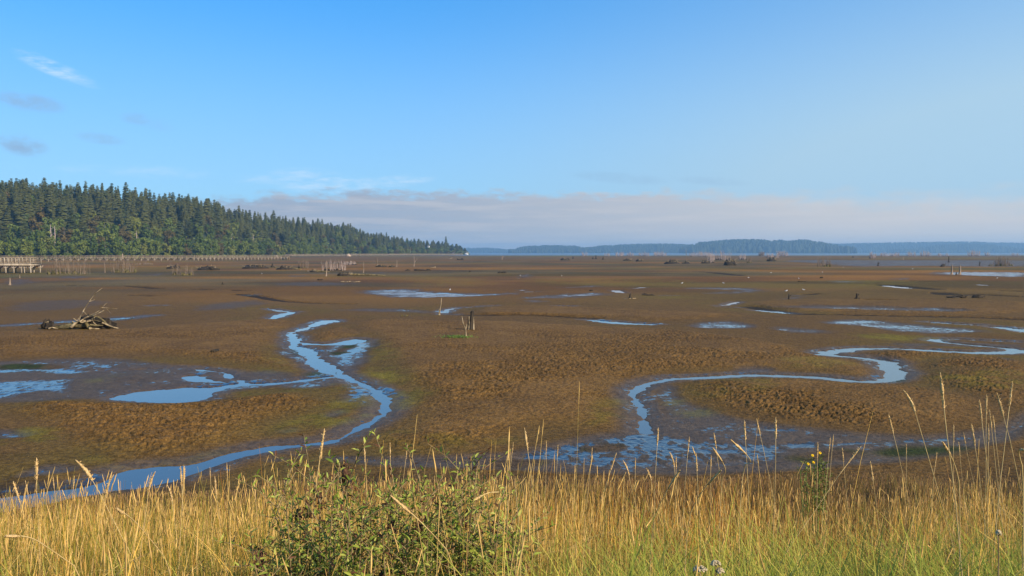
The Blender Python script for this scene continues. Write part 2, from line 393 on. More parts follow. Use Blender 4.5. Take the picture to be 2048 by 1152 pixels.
class MB:
    """Collects tubes, boxes and lumps, then links them as one mesh."""
    def __init__(s):
        s.v, s.q, s.t = [], [], []

    def tube(s, pts, rad, n=5, cap=True, jit=0.0, rnd=random):
        pts = [Vector(p) for p in pts]
        rad = rad if isinstance(rad, (list, tuple)) else [rad] * len(pts)
        b0 = len(s.v)
        ref = Vector((0.31, 0.85, 0.43))
        for i, p in enumerate(pts):
            d = (pts[min(i + 1, len(pts) - 1)] - pts[max(i - 1, 0)]).normalized()
            u = d.cross(ref)
            if u.length < 1e-3: u = d.cross(Vector((1, 0, 0)))
            u.normalize(); w = d.cross(u)
            for k in range(n):
                a = 2 * math.pi * k / n
                r = rad[i] * (1 + (rnd.uniform(-jit, jit) if jit else 0))
                s.v.append(tuple(p + (u * math.cos(a) + w * math.sin(a)) * r))
        for i in range(len(pts) - 1):
            for k in range(n):
                a, b = b0 + i * n + k, b0 + i * n + (k + 1) % n
                s.q.append((a, b, b + n, a + n))
        if cap:
            for base, p in ((b0, pts[0]), (b0 + (len(pts) - 1) * n, pts[-1])):
                c = len(s.v); s.v.append(tuple(p))
                for k in range(n):
                    s.t.append((base + k, base + (k + 1) % n, c))

    def box(s, c, h, rz=0.0):
        b = len(s.v)
        ca, sa = math.cos(rz), math.sin(rz)
        for dz in (-1, 1):
            for dx, dy in ((-1, -1), (1, -1), (1, 1), (-1, 1)):
                x, y = dx * h[0], dy * h[1]
                s.v.append((c[0] + x * ca - y * sa, c[1] + x * sa + y * ca, c[2] + dz * h[2]))
        s.q += [tuple(b + i for i in f) for f in ((0, 3, 2, 1), (4, 5, 6, 7), (0, 1, 5, 4), (1, 2, 6, 5), (2, 3, 7, 6), (3, 0, 4, 7))]

    def beam(s, a, b, w, h):
        """A squared timber from a to b."""
        a, b = Vector(a), Vector(b)
        d = (b - a).normalized()
        u = d.cross(Vector((0, 0, 1)))
        if u.length < 1e-3: u = Vector((1, 0, 0))
        u.normalize(); v = u.cross(d)
        k = len(s.v)
        for p in (a, b):
            for su, sv in ((-1, -1), (1, -1), (1, 1), (-1, 1)):
                s.v.append(tuple(p + u * su * w + v * sv * h))
        s.q += [tuple(k + i for i in f) for f in ((0, 3, 2, 1), (4, 5, 6, 7), (0, 1, 5, 4), (1, 2, 6, 5), (2, 3, 7, 6), (3, 0, 4, 7))]

    def lump(s, c, r, n=8, m=6, jit=.25, rnd=random):
        b = len(s.v)
        for i in range(m + 1):
            th = math.pi * i / m
            for k in range(n):
                a = 2 * math.pi * k / n
                j = 1 + rnd.uniform(-jit, jit)
                s.v.append((c[0] + r[0] * math.sin(th) * math.cos(a) * j, c[1] + r[1] * math.sin(th) * math.sin(a) * j, c[2] + r[2] * math.cos(th) * j))
        for i in range(m):
            for k in range(n):
                a, d = b + i * n + k, b + i * n + (k + 1) % n
                s.q.append((a, a + n, d + n, d))

    def build(s, name, mat, parent=None, smooth=False):
        f = []
        if s.q: f.append(np.array(s.q))
        if s.t: f.append(np.array(s.t))
        return mesh_np(name, np.array(s.v), f, mat, parent, smooth=smooth)


# ------------------------------------------------------------------ materials
def new_mat(name):
    m = bpy.data.materials.new(name)
    m.use_nodes = True
    nt = m.node_tree
    nt.nodes.clear()
    out = nt.nodes.new('ShaderNodeOutputMaterial')
    return m, nt, out


def N(nt, t, **kw):
    n = nt.nodes.new(t)
    for k, v in kw.items():
        if k.startswith('_'): n.inputs[k[1:].replace('__', ' ')].default_value = v
        else: setattr(n, k, v)
    return n


def L(nt, a, b):
    nt.links.new(a, b)


def mixc(nt, fac, a, b, mode='MIX'):
    n = nt.nodes.new('ShaderNodeMix')
    n.data_type = 'RGBA'; n.blend_type = mode
    for sock, v in ((n.inputs[0], fac), (n.inputs[6], a), (n.inputs[7], b)):
        if isinstance(v, (int, float)): sock.default_value = v
        elif isinstance(v, tuple): sock.default_value = v if len(v) == 4 else v + (1,)
        else: nt.links.new(v, sock)
    return n.outputs[2]


def math_n(nt, op, a, b=None, c=None, clamp=False):
    n = nt.nodes.new('ShaderNodeMath')
    n.operation = op; n.use_clamp = clamp
    for i, v in enumerate((a, b, c)):
        if v is None: continue
        if isinstance(v, (int, float)): n.inputs[i].default_value = v
        else: nt.links.new(v, n.inputs[i])
    return n.outputs[0]


def ramp(nt, fac, stops):
    n = nt.nodes.new('ShaderNodeValToRGB')
    e = n.color_ramp.elements
    while len(e) < len(stops): e.new(.5)
    for el, (p, c) in zip(e, stops):
        el.position = p; el.color = c if len(c) == 4 else c + (1,)
    nt.links.new(fac, n.inputs[0])
    return n.outputs[0]


def smooth01(nt, x, a, b):
    n = nt.nodes.new('ShaderNodeMapRange')
    n.interpolation_type = 'SMOOTHSTEP'
    nt.links.new(x, n.inputs[0])
    n.inputs[1].default_value, n.inputs[2].default_value = a, b
    return n.outputs[0]


def noise(nt, vec, scale, detail=2.0, rough=.5):
    n = N(nt, 'ShaderNodeTexNoise')
    n.inputs['Scale'].default_value, n.inputs['Detail'].default_value, n.inputs['Roughness'].default_value = scale, detail, rough
    nt.links.new(vec, n.inputs['Vector'])
    return n.outputs['Fac']


def mud_material():
    m, nt, out = new_mat('mud')
    geo = N(nt, 'ShaderNodeNewGeometry')
    pos = geo.outputs['Position']
    col = N(nt, 'ShaderNodeAttribute', attribute_name='tint').outputs['Color']
    wet = N(nt, 'ShaderNodeAttribute', attribute_name='wet').outputs['Fac']
    clod = N(nt, 'ShaderNodeAttribute', attribute_name='clod').outputs['Fac']
    n1 = noise(nt, pos, 7.0, 4, .65)
    n2 = noise(nt, pos, 1.3, 3, .6)
    n3 = noise(nt, pos, 28.0, 2, .6)
    v1 = smooth01(nt, n1, .3, .7)
    c = mixc(nt, 1.0, col, ramp(nt, v1, [(0, (.62, .60, .58)), (1, (1.32, 1.3, 1.28))]), 'MULTIPLY')
    c = mixc(nt, .5, c, ramp(nt, smooth01(nt, n2, .35, .65), [(0, (.8, .78, .78)), (1, (1.2, 1.18, 1.1))]), 'MULTIPLY')
    c = mixc(nt, .55, c, ramp(nt, smooth01(nt, n3, .35, .65), [(0, (.68, .66, .64)), (1, (1.28, 1.26, 1.2))]), 'MULTIPLY')
    gap = smooth01(nt, noise(nt, pos, 12.0, 3, .6), .46, .38)      # dark noise patches painting the shade in cracks between clods
    c = mixc(nt, math_n(nt, 'MULTIPLY', gap, math_n(nt, 'MULTIPLY', clod, .6)), c, (.026, .016, .008))
    bump = N(nt, 'ShaderNodeBump', _Strength=.9, _Distance=.05)
    hgt = math_n(nt, 'ADD', n1, math_n(nt, 'MULTIPLY', n3, .35))
    L(nt, hgt, bump.inputs['Height'])
    mud = N(nt, 'ShaderNodeBsdfPrincipled', _Roughness=.72)
    mud.inputs['Specular IOR Level'].default_value = .22
    L(nt, c, mud.inputs['Base Color']); L(nt, bump.outputs[0], mud.inputs['Normal'])
    # water film: stands where the fine relief of the mud is lowest
    mp = N(nt, 'ShaderNodeMapping'); mp.inputs['Scale'].default_value = (.75, .5, 1)
    L(nt, pos, mp.inputs['Vector'])
    w1 = noise(nt, mp.outputs[0], 6.5, 5, .68)
    w2 = noise(nt, mp.outputs[0], .9, 3, .6)
    mp3 = N(nt, 'ShaderNodeMapping'); mp3.inputs['Scale'].default_value = (.35, 1, 1)
    L(nt, pos, mp3.inputs['Vector'])
    w3 = noise(nt, mp3.outputs[0], .22, 4, .6)
    wn = math_n(nt, 'ADD', math_n(nt, 'ADD', math_n(nt, 'MULTIPLY', w1, .42), math_n(nt, 'MULTIPLY', w2, .28)), math_n(nt, 'MULTIPLY', w3, .3))
    thr = math_n(nt, 'SUBTRACT', math_n(nt, 'ADD', wn, math_n(nt, 'MULTIPLY', wet, .42)), .685)
    film = smooth01(nt, thr, 0.0, .05)
    damp = smooth01(nt, wet, .05, .6)
    L(nt, math_n(nt, 'MULTIPLY_ADD', damp, -.30, .74), mud.inputs['Roughness'])
    L(nt, math_n(nt, 'MULTIPLY_ADD', damp, .22, .07), mud.inputs['Specular IOR Level'])
    b2 = N(nt, 'ShaderNodeBump', _Strength=.03, _Distance=.02)
    L(nt, w1, b2.inputs['Height'])
    wat = N(nt, 'ShaderNodeBsdfPrincipled', _Roughness=.07)
    wat.inputs['IOR'].default_value = 1.45
    wat.inputs['Base Color'].default_value = (.022, .02, .018, 1)
    L(nt, b2.outputs[0], wat.inputs['Normal'])
    mx = N(nt, 'ShaderNodeMixShader')
    L(nt, film, mx.inputs[0]); L(nt, mud.outputs[0], mx.inputs[1]); L(nt, wat.outputs[0], mx.inputs[2])
    L(nt, mx.outputs[0], out.inputs[0])
    return m


def water_material():
    m, nt, out = new_mat('creek_water')
    pos = N(nt, 'ShaderNodeNewGeometry').outputs['Position']
    p = N(nt, 'ShaderNodeBsdfPrincipled', _Roughness=.035)
    p.inputs['Base Color'].default_value = (.05, .055, .055, 1)
    p.inputs['IOR'].default_value = 1.5
    b = N(nt, 'ShaderNodeBump', _Strength=.06, _Distance=.02)
    L(nt, noise(nt, pos, 2.0, 3, .6), b.inputs['Height'])
    L(nt, b.outputs[0], p.inputs['Normal'])
    L(nt, p.outputs[0], out.inputs[0])
    return m


def leaf_material(name, stops, trans=.25, rnd='obj', rough=.6, nsc=None):
    """Foliage: colour from a ramp over object-random or a per-blade tint attribute."""
    m, nt, out = new_mat(name)
    if rnd == 'obj':
        r = N(nt, 'ShaderNodeObjectInfo').outputs['Random']
        tc = N(nt, 'ShaderNodeTexCoord').outputs['Object']
        nn = noise(nt, tc, nsc or .35, 2, .6)
        f = math_n(nt, 'ADD', math_n(nt, 'MULTIPLY', r, .62), math_n(nt, 'MULTIPLY', nn, .5), clamp=True)
        c = ramp(nt, f, stops)
    else:
        c = N(nt, 'ShaderNodeAttribute', attribute_name='tint').outputs['Color']
    d = N(nt, 'ShaderNodeBsdfPrincipled', _Roughness=rough)
    d.inputs['Specular IOR Level'].default_value = .15
    t = N(nt, 'ShaderNodeBsdfTranslucent')
    L(nt, c, d.inputs['Base Color']); L(nt, c, t.inputs['Color'])
    mx = N(nt, 'ShaderNodeMixShader', _Fac=trans)
    L(nt, d.outputs[0], mx.inputs[1]); L(nt, t.outputs[0], mx.inputs[2])
    L(nt, mx.outputs[0], out.inputs[0])
    return m


def wood_material(name, a, b, sc=6.0, stretch=(1, 1, .15)):
    m, nt, out = new_mat(name)
    tc = N(nt, 'ShaderNodeTexCoord').outputs['Object']
    mp = N(nt, 'ShaderNodeMapping'); mp.inputs['Scale'].default_value = stretch
    L(nt, tc, mp.inputs['Vector'])
    n = noise(nt, mp.outputs[0], sc, 4, .65)
    c = ramp(nt, smooth01(nt, n, .3, .7), [(0, a), (1, b)])
    p = N(nt, 'ShaderNodeBsdfPrincipled', _Roughness=.85)
    p.inputs['Specular IOR Level'].default_value = .2
    bp = N(nt, 'ShaderNodeBump', _Strength=.6, _Distance=.03)
    L(nt, n, bp.inputs['Height']); L(nt, bp.outputs[0], p.inputs['Normal'])
    L(nt, c, p.inputs['Base Color']); L(nt, p.outputs[0], out.inputs[0])
    return m


def plain_material(name, a, b, sc=3.0, rough=.7):
    return wood_material(name, a, b, sc, (1, 1, 1))


M = {
    'mud': mud_material(),
    'water': water_material(),
    'grass': leaf_material('dry_grass', None, .2, 'attr', .55),
    'lush': leaf_material('green_grass', None, .35, 'attr', .5),
    'leaf': leaf_material('shrub_leaf', None, .3, 'attr', .45),
    'conifer': leaf_material('conifer_needles', [(0, (.030, .041, .012)), (.5, (.068, .080, .022)), (1, (.125, .122, .034))], .1, nsc=.25),
    'green': leaf_material('broadleaf_green', [(0, (.052, .085, .014)), (.5, (.095, .132, .022)), (1, (.15, .18, .03))], .2, nsc=.22),
    'yellow': leaf_material('broadleaf_yellow', [(0, (.10, .14, .022)), (.5, (.15, .18, .03)), (1, (.20, .20, .04))], .2, nsc=.22),
    'rust': leaf_material('broadleaf_rust', [(0, (.07, .066, .018)), (.5, (.115, .090, .025)), (1, (.16, .115, .032))], .2, nsc=.22),
    'bark': wood_material('bark', (.07, .055, .04), (.22, .19, .15), .8),
    'hill': plain_material('undergrowth', (.022, .035, .014), (.05, .06, .022), .12),
    'farhill': plain_material('distant_forest', (.02, .03, .016), (.045, .06, .025), .02),
    'bank': plain_material('bare_earth', (.3, .2, .13), (.48, .36, .26), .6),
    'timber': wood_material('grey_timber', (.14, .105, .07), (.32, .25, .17), 1.5),
    'timber2': wood_material('pale_timber', (.24, .19, .13), (.46, .38, .28), 1.5),
    'drift': wood_material('bleached_wood', (.07, .05, .025), (.42, .32, .19), 4, (1, 1, .5)),
    'mosslog': wood_material('mossy_log', (.025, .018, .008), (.24, .19, .085), 3.0, (1, 1, 1)),
    'dead': wood_material('dead_twigs', (.12, .085, .055), (.29, .215, .15), 2),
    'pink': wood_material('pale_twigs', (.28, .2, .17), (.5, .4, .34), 2),
    'dark': wood_material('wet_dark_wood', (.012, .009, .006), (.06, .045, .028), 4),
    'moss': plain_material('mossy_base', (.06, .05, .02), (.16, .13, .04), 2.5),
    'white': plain_material('white_paint', (.72, .72, .7), (.82, .82, .8), 2),
    'roof': plain_material('grey_roof', (.1, .1, .1), (.18, .17, .16), 2),
    'glass': plain_material('window_glass', (.03, .035, .04), (.06, .07, .08), 2, .1),
    'gull': plain_material('white_feathers', (.75, .75, .73), (.85, .85, .83), 8),
    'wing': plain_material('grey_feathers', (.3, .31, .33), (.42, .43, .45), 8),
    'beak': plain_material('yellow_beak', (.5, .3, .03), (.6, .36, .05), 8),
    'petal': plain_material('yellow_petals', (.7, .42, .01), (.85, .55, .02), 8),
    'cream': plain_material('cream_florets', (.40, .31, .17), (.56, .46, .28), 60),
    'stalk': wood_material('straw_stem', (.42, .28, .1), (.62, .45, .2), 6),
    'head': plain_material('straw_seed_head', (.5, .3, .1), (.78, .54, .25), 90),
    'stem': wood_material('brown_stem', (.13, .085, .035), (.34, .24, .11), 12),
    'dryflower': plain_material('dried_flowers', (.06, .03, .018), (.18, .09, .045), 60),
    'tuft': plain_material('green_tuft', (.06, .11, .02), (.16, .22, .045), 9),
}

# ------------------------------------------------------------------ the ground: one sheet from behind the camera to the horizon


def build_ground():
    t = np.concatenate([-np.geomspace(6, .78, 22), np.linspace(-.76, .76, 1330), np.geomspace(.78, 6, 22)])
    dy = np.concatenate([np.linspace(3600, 700, 26), np.linspace(690, 470, 90), np.linspace(469.3, 118, 470), np.linspace(117.2, 5, 200), np.geomspace(4.8, .95, 26)])
    Yr = CAM_H * F_PX / dy
    Yr = np.concatenate([[-30, -6, .2], Yr])
    X = np.outer(np.maximum(Yr, 4.0), t)
    Yg = np.repeat(Yr[:, None], len(t), 1)
    sh = X.shape
    X, Yf = X.ravel(), Yg.ravel()
    z, f = lie(X, Yf, True)
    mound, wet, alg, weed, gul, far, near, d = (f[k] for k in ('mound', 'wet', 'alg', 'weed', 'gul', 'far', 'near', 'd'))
    # clods of mud, real relief
    patch = sst(.36, .56, fbm(X * .22, Yf * .22, 31, 3))
    clod = mound * (.25 + .75 * patch) * (1 - .6 * alg)
    lo = 1 - sst(26, 75, Yf)
    wx = (fbm(X * 1.7, Yf * 1.7, 44, 2) - .5) * .5
    wy = (fbm(X * 1.7, Yf * 1.7, 45, 2) - .5) * .5
    xr, yr = (X + wx) * .82 - (Yf + wy) * .57, (X + wx) * .57 + (Yf + wy) * .82
    nA = vnoise(xr * 11.5, yr * 9.5, 41)
    nB = vnoise(-yr * 22.0, xr * 19.0, 43)
    nC = fbm(xr * 1.6, yr * 1.6, 47, 2)
    lump = sst(.40, .60, nA * .62 + nB * .38)
    z = z + clod * (lump * .062 - .034 + (nC - .5) * .018) * (.35 + .65 * lo) * (1 - near)
    z = z + (1 - near) * (1 - sst(.05, .3, wet)) * sst(.05, .5, d) * (nB - .5) * .018
    z = z + (1 - near) * sst(.15, .4, wet) * sst(.1, .4, d) * (nB - .5) * .012
    # colours of the mud, with gully shade painted in
    def c3(*a): return np.array(a)
    n1 = fbm(X * .09, Yf * .09, 51, 3)
    n2 = fbm(X * .02, Yf * .03, 53, 3)
    n4 = fbm(X * .6, Yf * .6, 57, 2)
    base = c3(.094, .058, .021)[None] * (.85 + .3 * n1[:, None])
    cl = c3(.118, .071, .026)[None] * (.8 + .4 * n4[:, None])
    c = base + (cl - base) * mound[:, None]
    olive = c3(.080, .066, .015)
    rim = sst(.4, 1.6, d) * sst(4.5, 2.0, d) * (1 - mound) * sst(.35, .6, n1) * (1 - far)
    # distance: broad bands of orange, olive and grey mud
    band = far[:, None]
    orange, grey, redb = c3(.132, .070, .018), c3(.066, .054, .032), c3(.104, .050, .018)
    fc = orange + (grey - orange) * sst(.4, .6, n2)[:, None]
    fc = fc + (redb - fc) * sst(.45, .65, fbm(X * .012, Yf * .02, 61, 3))[:, None] * .7
    fc = fc + (olive * .8 - fc) * sst(.5, .64, fbm(X * .009, Yf * .022, 63, 3))[:, None] * .75
    fc = fc * (.72 + .56 * sst(.32, .68, fbm(X * .045, Yf * .05, 65, 3)))[:, None]
    vf = sst(300, 800, Yf)[:, None]
    fc = fc + (c3(.088, .057, .024) - fc) * vf * .6
    fc = fc * c3(1.16, 1.14, .95)
    c = c + (fc - c) * band * .85
    c = c + (olive - c) * np.clip(rim * .45, 0, 1)[:, None]
    pale = c3(.060, .045, .034)
    dampc = np.maximum(sst(.9, .1, d) * sst(-.3, .1, d) * .9, sst(.05, .3, wet))
    c = c + (pale - c) * (dampc * .85)[:, None]
    speck = .8 * sst(.34, .55, wet) * sst(46, 34, Yf) * sst(.50, .60, fbm(X * 6.5, Yf * 3.0, 83, 3)) * .6 * sst(.0, .4, d)
    z = z + speck * .02
    n5 = fbm(X * 2.3, Yf * 2.0, 59, 3)
    agc = c3(.10, .092, .012)[None] * (.6 + .8 * n4[:, None])
    c = c + (agc - c) * (np.clip(alg * (.22 + 1.0 * sst(.42, .58, n5 * .6 + n4 * .4)), 0, 1) * .66)[:, None]
    c = c + (c3(.022, .035, .008) - c) * (weed * sst(.3, .55, n4) * .9)[:, None]
    c = c + (c3(.030, .025, .014) - c) * (speck * .85)[:, None]
    c = c + (c3(.016, .012, .008) - c) * (sst(.08, .3, gul) * .9)[:, None]  # near-black paints the shade of the gully banks into the mud
    soil = c3(.032, .023, .012)
    c = c + (soil - c) * sst(19.0, 16.5, Yf + 2 * (n4 - .5))[:, None]
    c = c * c3(1.33, 1.22, 1.0)
    marsh = sst(1080, 1300, Yf) * sst(.3, .6, fbm(X * .004, Yf * .004, 71, 2))
    c = c + (c3(.13, .13, .035) - c) * (marsh * .8)[:, None]
    film = np.clip(wet * (1 - .9 * weed) * (1 - .75 * speck) * (1 - sst(.05, .2, gul)) * sst(16.0, 18.0, Yf) + .0, 0, 1)
    film = np.maximum(film, .38 * sst(1.2, .15, d) * sst(16.0, 18.0, Yf) * sst(170, 60, Yf))
    film = np.maximum(film, far * .16 * sst(.56, .68, fbm(X * .015, Yf * .03, 81, 3)) * sst(1100, 700, Yf))
    nr, nc = sh
    i = np.arange((nr - 1) * nc).reshape(nr - 1, nc)[:, :-1].ravel()
    faces = np.stack([i, i + 1, i + nc + 1, i + nc], 1)
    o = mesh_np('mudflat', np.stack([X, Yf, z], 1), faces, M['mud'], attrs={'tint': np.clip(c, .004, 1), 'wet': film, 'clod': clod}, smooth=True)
    tag(o, kind='structure')


build_ground()

xs = np.array([-9000, 9000.]); ys = np.array([-100, 9000.])
o = mesh_np('water', [(-9000, 10, 0), (9000, 10, 0), (9000, 8900, 0), (-9000, 8900, 0)], np.array([[0, 1, 2, 3]]), M['water'])
tag(o, kind='structure')
m, nt, out = new_mat('bay_water')
p_ = N(nt, 'ShaderNodeBsdfPrincipled', _Roughness=.38)
p_.inputs['Base Color'].default_value = (.10, .12, .13, 1)
L(nt, p_.outputs[0], out.inputs[0])
o = mesh_np('bay', [(-700, 1436, .03), (8000, 1436, .03), (8000, 8850, .03), (-2000, 8850, .03)], np.array([[0, 1, 2, 3]]), m)
tag(o, kind='structure')

# ------------------------------------------------------------------ wooded bluff on the left
BLUFF_P = [-420, -150, 0, 200, 400, 577, 750, 850, 900, 940]
BLUFF_Y = [540, 548, 560, 610, 700, 950, 1260, 1500, 1680, 1850]
TOP_P = [-420, 0, 100, 200, 300, 360, 425, 450, 500, 550, 600, 690, 730, 780, 830, 880, 905, 925, 940]
TOP_Y = [332, 345, 351, 358, 373, 380, 388, 402, 416, 422, 430, 440, 455, 466, 475, 480, 484, 490, 500]


def bluff(p):
    Yb = np.interp(p, BLUFF_P, BLUFF_Y)
    D = np.interp(p, [-420, 400, 700, 940], [150, 140, 120, 70])
    Ht = np.interp(p, [0, 450, 600, 750, 880, 940], [30, 28, 26, 21, 17, 12])
    ztop = 5 + (505 - np.interp(p, TOP_P, TOP_Y)) * (Yb + D) / F_PX
    return Yb, D, np.maximum(ztop - Ht, 1.5), Ht


def bluff_pt(p, u):
    """u: 0 at the foot, 1 at the crest."""
    Yb, D, C, Ht = bluff(p)
    Y = Yb + D * u
    k = min(max(u, 0), 1)
    z = C * (k * k * (3 - 2 * k) * .5 + k * .5) if u > 0 else -.4
    return px_x(p, Y), Y, z, Ht


pp = np.linspace(-420, 940, 120)
uu = [-.08, 0, .15, .3, .45, .6, .75, .9, 1, 1.4, 2.5]
V = [bluff_pt(p, u)[:3] for u in uu for p in pp]
i = np.arange((len(uu) - 1) * len(pp)).reshape(len(uu) - 1, -1)[:, :-1].ravel()
o = mesh_np('hillside', V, np.stack([i, i + 1, i + len(pp) + 1, i + len(pp)], 1), M['hill'], smooth=True)
tag(o, kind='structure')


def conifer_crown(seed, H=30.0, Rm=4.6):
    rnd = random.Random(seed)
    v, q = [], []
    z = H * .1
    gapset = [rnd.random() for _ in range(60)]
    lev = 0
    while z < H * .985:
        f = (z / H - .1) / .9
        Rr = Rm * ((1 - f) ** .55) * (.62 + .38 * min(1, f * 5)) + .42
        nb = 8 if f < .7 else 6
        a0 = rnd.random() * 6.28
        for k in range(nb):
            if rnd.random() < .12: continue
            a = a0 + 6.283 * k / nb + rnd.uniform(-.3, .3)
            ln = Rr * rnd.uniform(.55, 1.18)
            dr = ln * rnd.uniform(.22, .5)
            lift = ln * .1
            w = .34 * ln + .35
            ca, sa = math.cos(a), math.sin(a)
            b = len(v)
            for r_, zz, ww in ((.05 * ln, z, .12), (.5 * ln, z + lift - dr * .25, w * rnd.uniform(.8, 1.2)), (.8 * ln, z - dr * .65, w * rnd.uniform(.6, 1.)), (ln, z - dr, .1)):
                sag = ww * rnd.uniform(.3, .7)
                j = rnd.uniform(-.12, .12) * ln
                for s_ in (-1, 0, 1):
                    rr = r_ - (abs(s_) * ww * .5) + j * abs(s_)
                    v.append((ca * rr - sa * ww * s_, sa * rr + ca * ww * s_, zz - sag * abs(s_)))
            for r_ in range(3):
                for c_ in range(2):
                    q.append((b + r_ * 3 + c_, b + r_ * 3 + c_ + 1, b + r_ * 3 + c_ + 4, b + r_ * 3 + c_ + 3))
        z += H * (.042 if f < .75 else .03) * rnd.uniform(.75, 1.25)
        lev += 1
    return np.array(v), np.array(q)


def leaf_quads(centers, normals, size, rnd, squash=.8):
    """Small, slightly folded leaf clumps at the points given."""
    n = len(centers)
    r1 = rnd.normal(size=(n, 3))
    u = np.cross(normals, r1); u /= np.linalg.norm(u, axis=1)[:, None] + 1e-9
    w = np.cross(normals, u); w /= np.linalg.norm(w, axis=1)[:, None] + 1e-9
    s = (size * rnd.uniform(.6, 1.3, n))[:, None]
    off = normals * s * rnd.uniform(-.25, .25, (n, 1))
    v = np.stack([centers - u * s - off * 1., centers - w * s * squash + off, centers + u * s * rnd.uniform(.6, 1.2, (n, 1)) - off, centers + w * s * squash + off * .5], 1).reshape(-1, 3)
    return v, np.arange(n * 4).reshape(-1, 4)


def broadleaf_crown(seed, H=17.0, Rm=5.2, leafs=1100, lsize=.62):
    rnd = np.random.default_rng(seed)
    nb = 15
    cs, rs = [], []
    for k in range(nb):
        f = rnd.uniform(.12, .9)
        a = rnd.uniform(0, 6.283)
        rr = Rm * .62 * math.sin(math.pi * (.18 + .78 * (1 - f))) * rnd.uniform(.5, 1.05)
        cs.append((rr * math.cos(a), rr * math.sin(a), H * (.12 + .78 * f)))
        rs.append(Rm * rnd.uniform(.3, .5) * (1.1 - .4 * f))
    cs, rs = np.array(cs), np.array(rs)
    pick = rnd.choice(nb, leafs, p=rs ** 2 / (rs ** 2).sum())
    dirs = rnd.normal(size=(leafs, 3)); dirs /= np.linalg.norm(dirs, axis=1)[:, None]
    rad = rs[pick] * rnd.uniform(.55, 1.12, leafs)
    p = cs[pick] + dirs * rad[:, None] * np.array([1, 1, .95])
    nrm = dirs + rnd.normal(size=(leafs, 3)) * .45 + np.array([0, 0, .25]); nrm /= np.linalg.norm(nrm, axis=1)[:, None]
    v, q = leaf_quads(p, nrm, lsize, rnd)
    return v, q


def trunk_mesh(H, r):
    mb = MB()
    mb.tube([(0, 0, -1.5), (.05, 0, H * .3), (-.05, .05, H * .65), (0, 0, H * .96)], [r, r * .8, r * .5, r * .12], 6, False)
    for k in range(5):
        a = k * 2.4; z = H * (.3 + .1 * k)
        mb.tube([(0, 0, z), (math.cos(a) * H * .09, math.sin(a) * H * .09, z + H * .08)], [r * .3, r * .08], 4, False)
    return mb


CON, BRO = [], []
for s in range(5):
    v, q = conifer_crown(100 + s, 30, [4.4, 5.0, 3.9, 5.4, 4.6][s])
    tr = trunk_mesh(30, .42)
    CON.append((v, q, tr))
for s in range(5):
    v, q = broadleaf_crown(200 + s, 17, [5.2, 6.0, 5.0, 6.4, 5.6][s])
    BRO.append((v, q, trunk_mesh(14, .3)))
PROTO = {}


def tree(kind, variant, loc, sxy, sz, rz, label, group, cat):
    key = (kind, variant)
    name = 'conifer_tree' if kind == 'conifer' else 'broadleaf_tree'
    root = empty(name, loc, rz)
    root.scale = (sxy, sxy, sz)
    tag(root, label, cat, group)
    if key not in PROTO:
        v, q, tr = (CON if kind == 'conifer' else BRO)[variant]
        cr = mesh_np('crown', v, q, M[kind])
        tk = tr.build('trunk', M['bark'])
        PROTO[key] = (cr, tk)
        cr.parent = root; tk.parent = root
    else:
        for src in PROTO[key]:
            c = src.copy(); COL.objects.link(c); c.parent = root
    return root


HUE = {'conifer': 'dark green conifer', 'green': 'mid green leafy tree', 'yellow': 'yellow-green leafy tree', 'rust': 'rusty brown leafy tree'}


def zone(p):
    return ('at the left edge of the bluff' if p < 150 else 'on the left half of the bluff' if p < 330 else 'on the middle of the bluff' if p < 500 else
            'where the bluff steps down' if p < 700 else 'on the low right end of the bluff' if p < 850 else 'by the white house at the point')


rnd = random.Random(5)
rows = [(.0, 'b'), (.12, 'b'), (.26, 'b'), (.42, 'm'), (.58, 'm'), (.74, 'c'), (.9, 'c'), (1.03, 'c'), (1.16, 'c')]
for ri, (u0, typ) in enumerate(rows):
    p = -70 + rnd.uniform(0, 10)
    while p < 936:
        Yb, D, C, Ht = bluff(p)
        step = max(8.4 * F_PX / (Yb + D * u0), 11.0) * (.82 if typ == 'c' else 1.06)
        u = u0 + rnd.uniform(-.06, .06)
        x, y, z, Ht = bluff_pt(p, max(u, .002))
        right = p > 640
        r_ = rnd.random()
        lim = {'b': .06, 'm': .45, 'c': .97}[typ]
        if right: lim = {'b': .04, 'm': .28, 'c': .72}[typ]
        row = 'at the foot' if u0 < .2 else 'half way up' if u0 < .6 else 'along the crest'
        if r_ < lim:
            k = 'conifer'
            s = Ht / 30 * rnd.uniform(.6, 1.0)
            if typ == 'c' and rnd.random() < .1: s *= 1.12
            sx = max(s, step * (Yb + D * u0) / F_PX / 8.6) * rnd.uniform(.95, 1.4)
        else:
            w = rnd.random()
            k = 'yellow' if w < .26 + .3 * (u0 < .05) else 'rust' if w > .86 - .06 * (typ == 'm') else 'green'
            s = (Ht / 30) * rnd.uniform(.8, 1.18) * (1.05 if typ != 'c' else 1.2)
            sx = max(s, step * (Yb + D * u0) / F_PX / 10.5) * rnd.uniform(.85, 1.15)
        g = f'{HUE[k]}s {row} {zone(p)}'
        tree(k, rnd.randrange(5), (x, y, z - .3), sx, s, rnd.uniform(0, 6.28), f'{HUE[k]} {row}, {zone(p)}', g, 'tree')
        p += step * rnd.uniform(.8, 1.22)
# the tall lone conifer near the point
x, y, z, Ht = bluff_pt(892, .9)
tree('conifer', 1, (x, y, z), .9, .9, 1.0, 'tallest dark conifer standing clear on the point above the white house', None, 'tree')

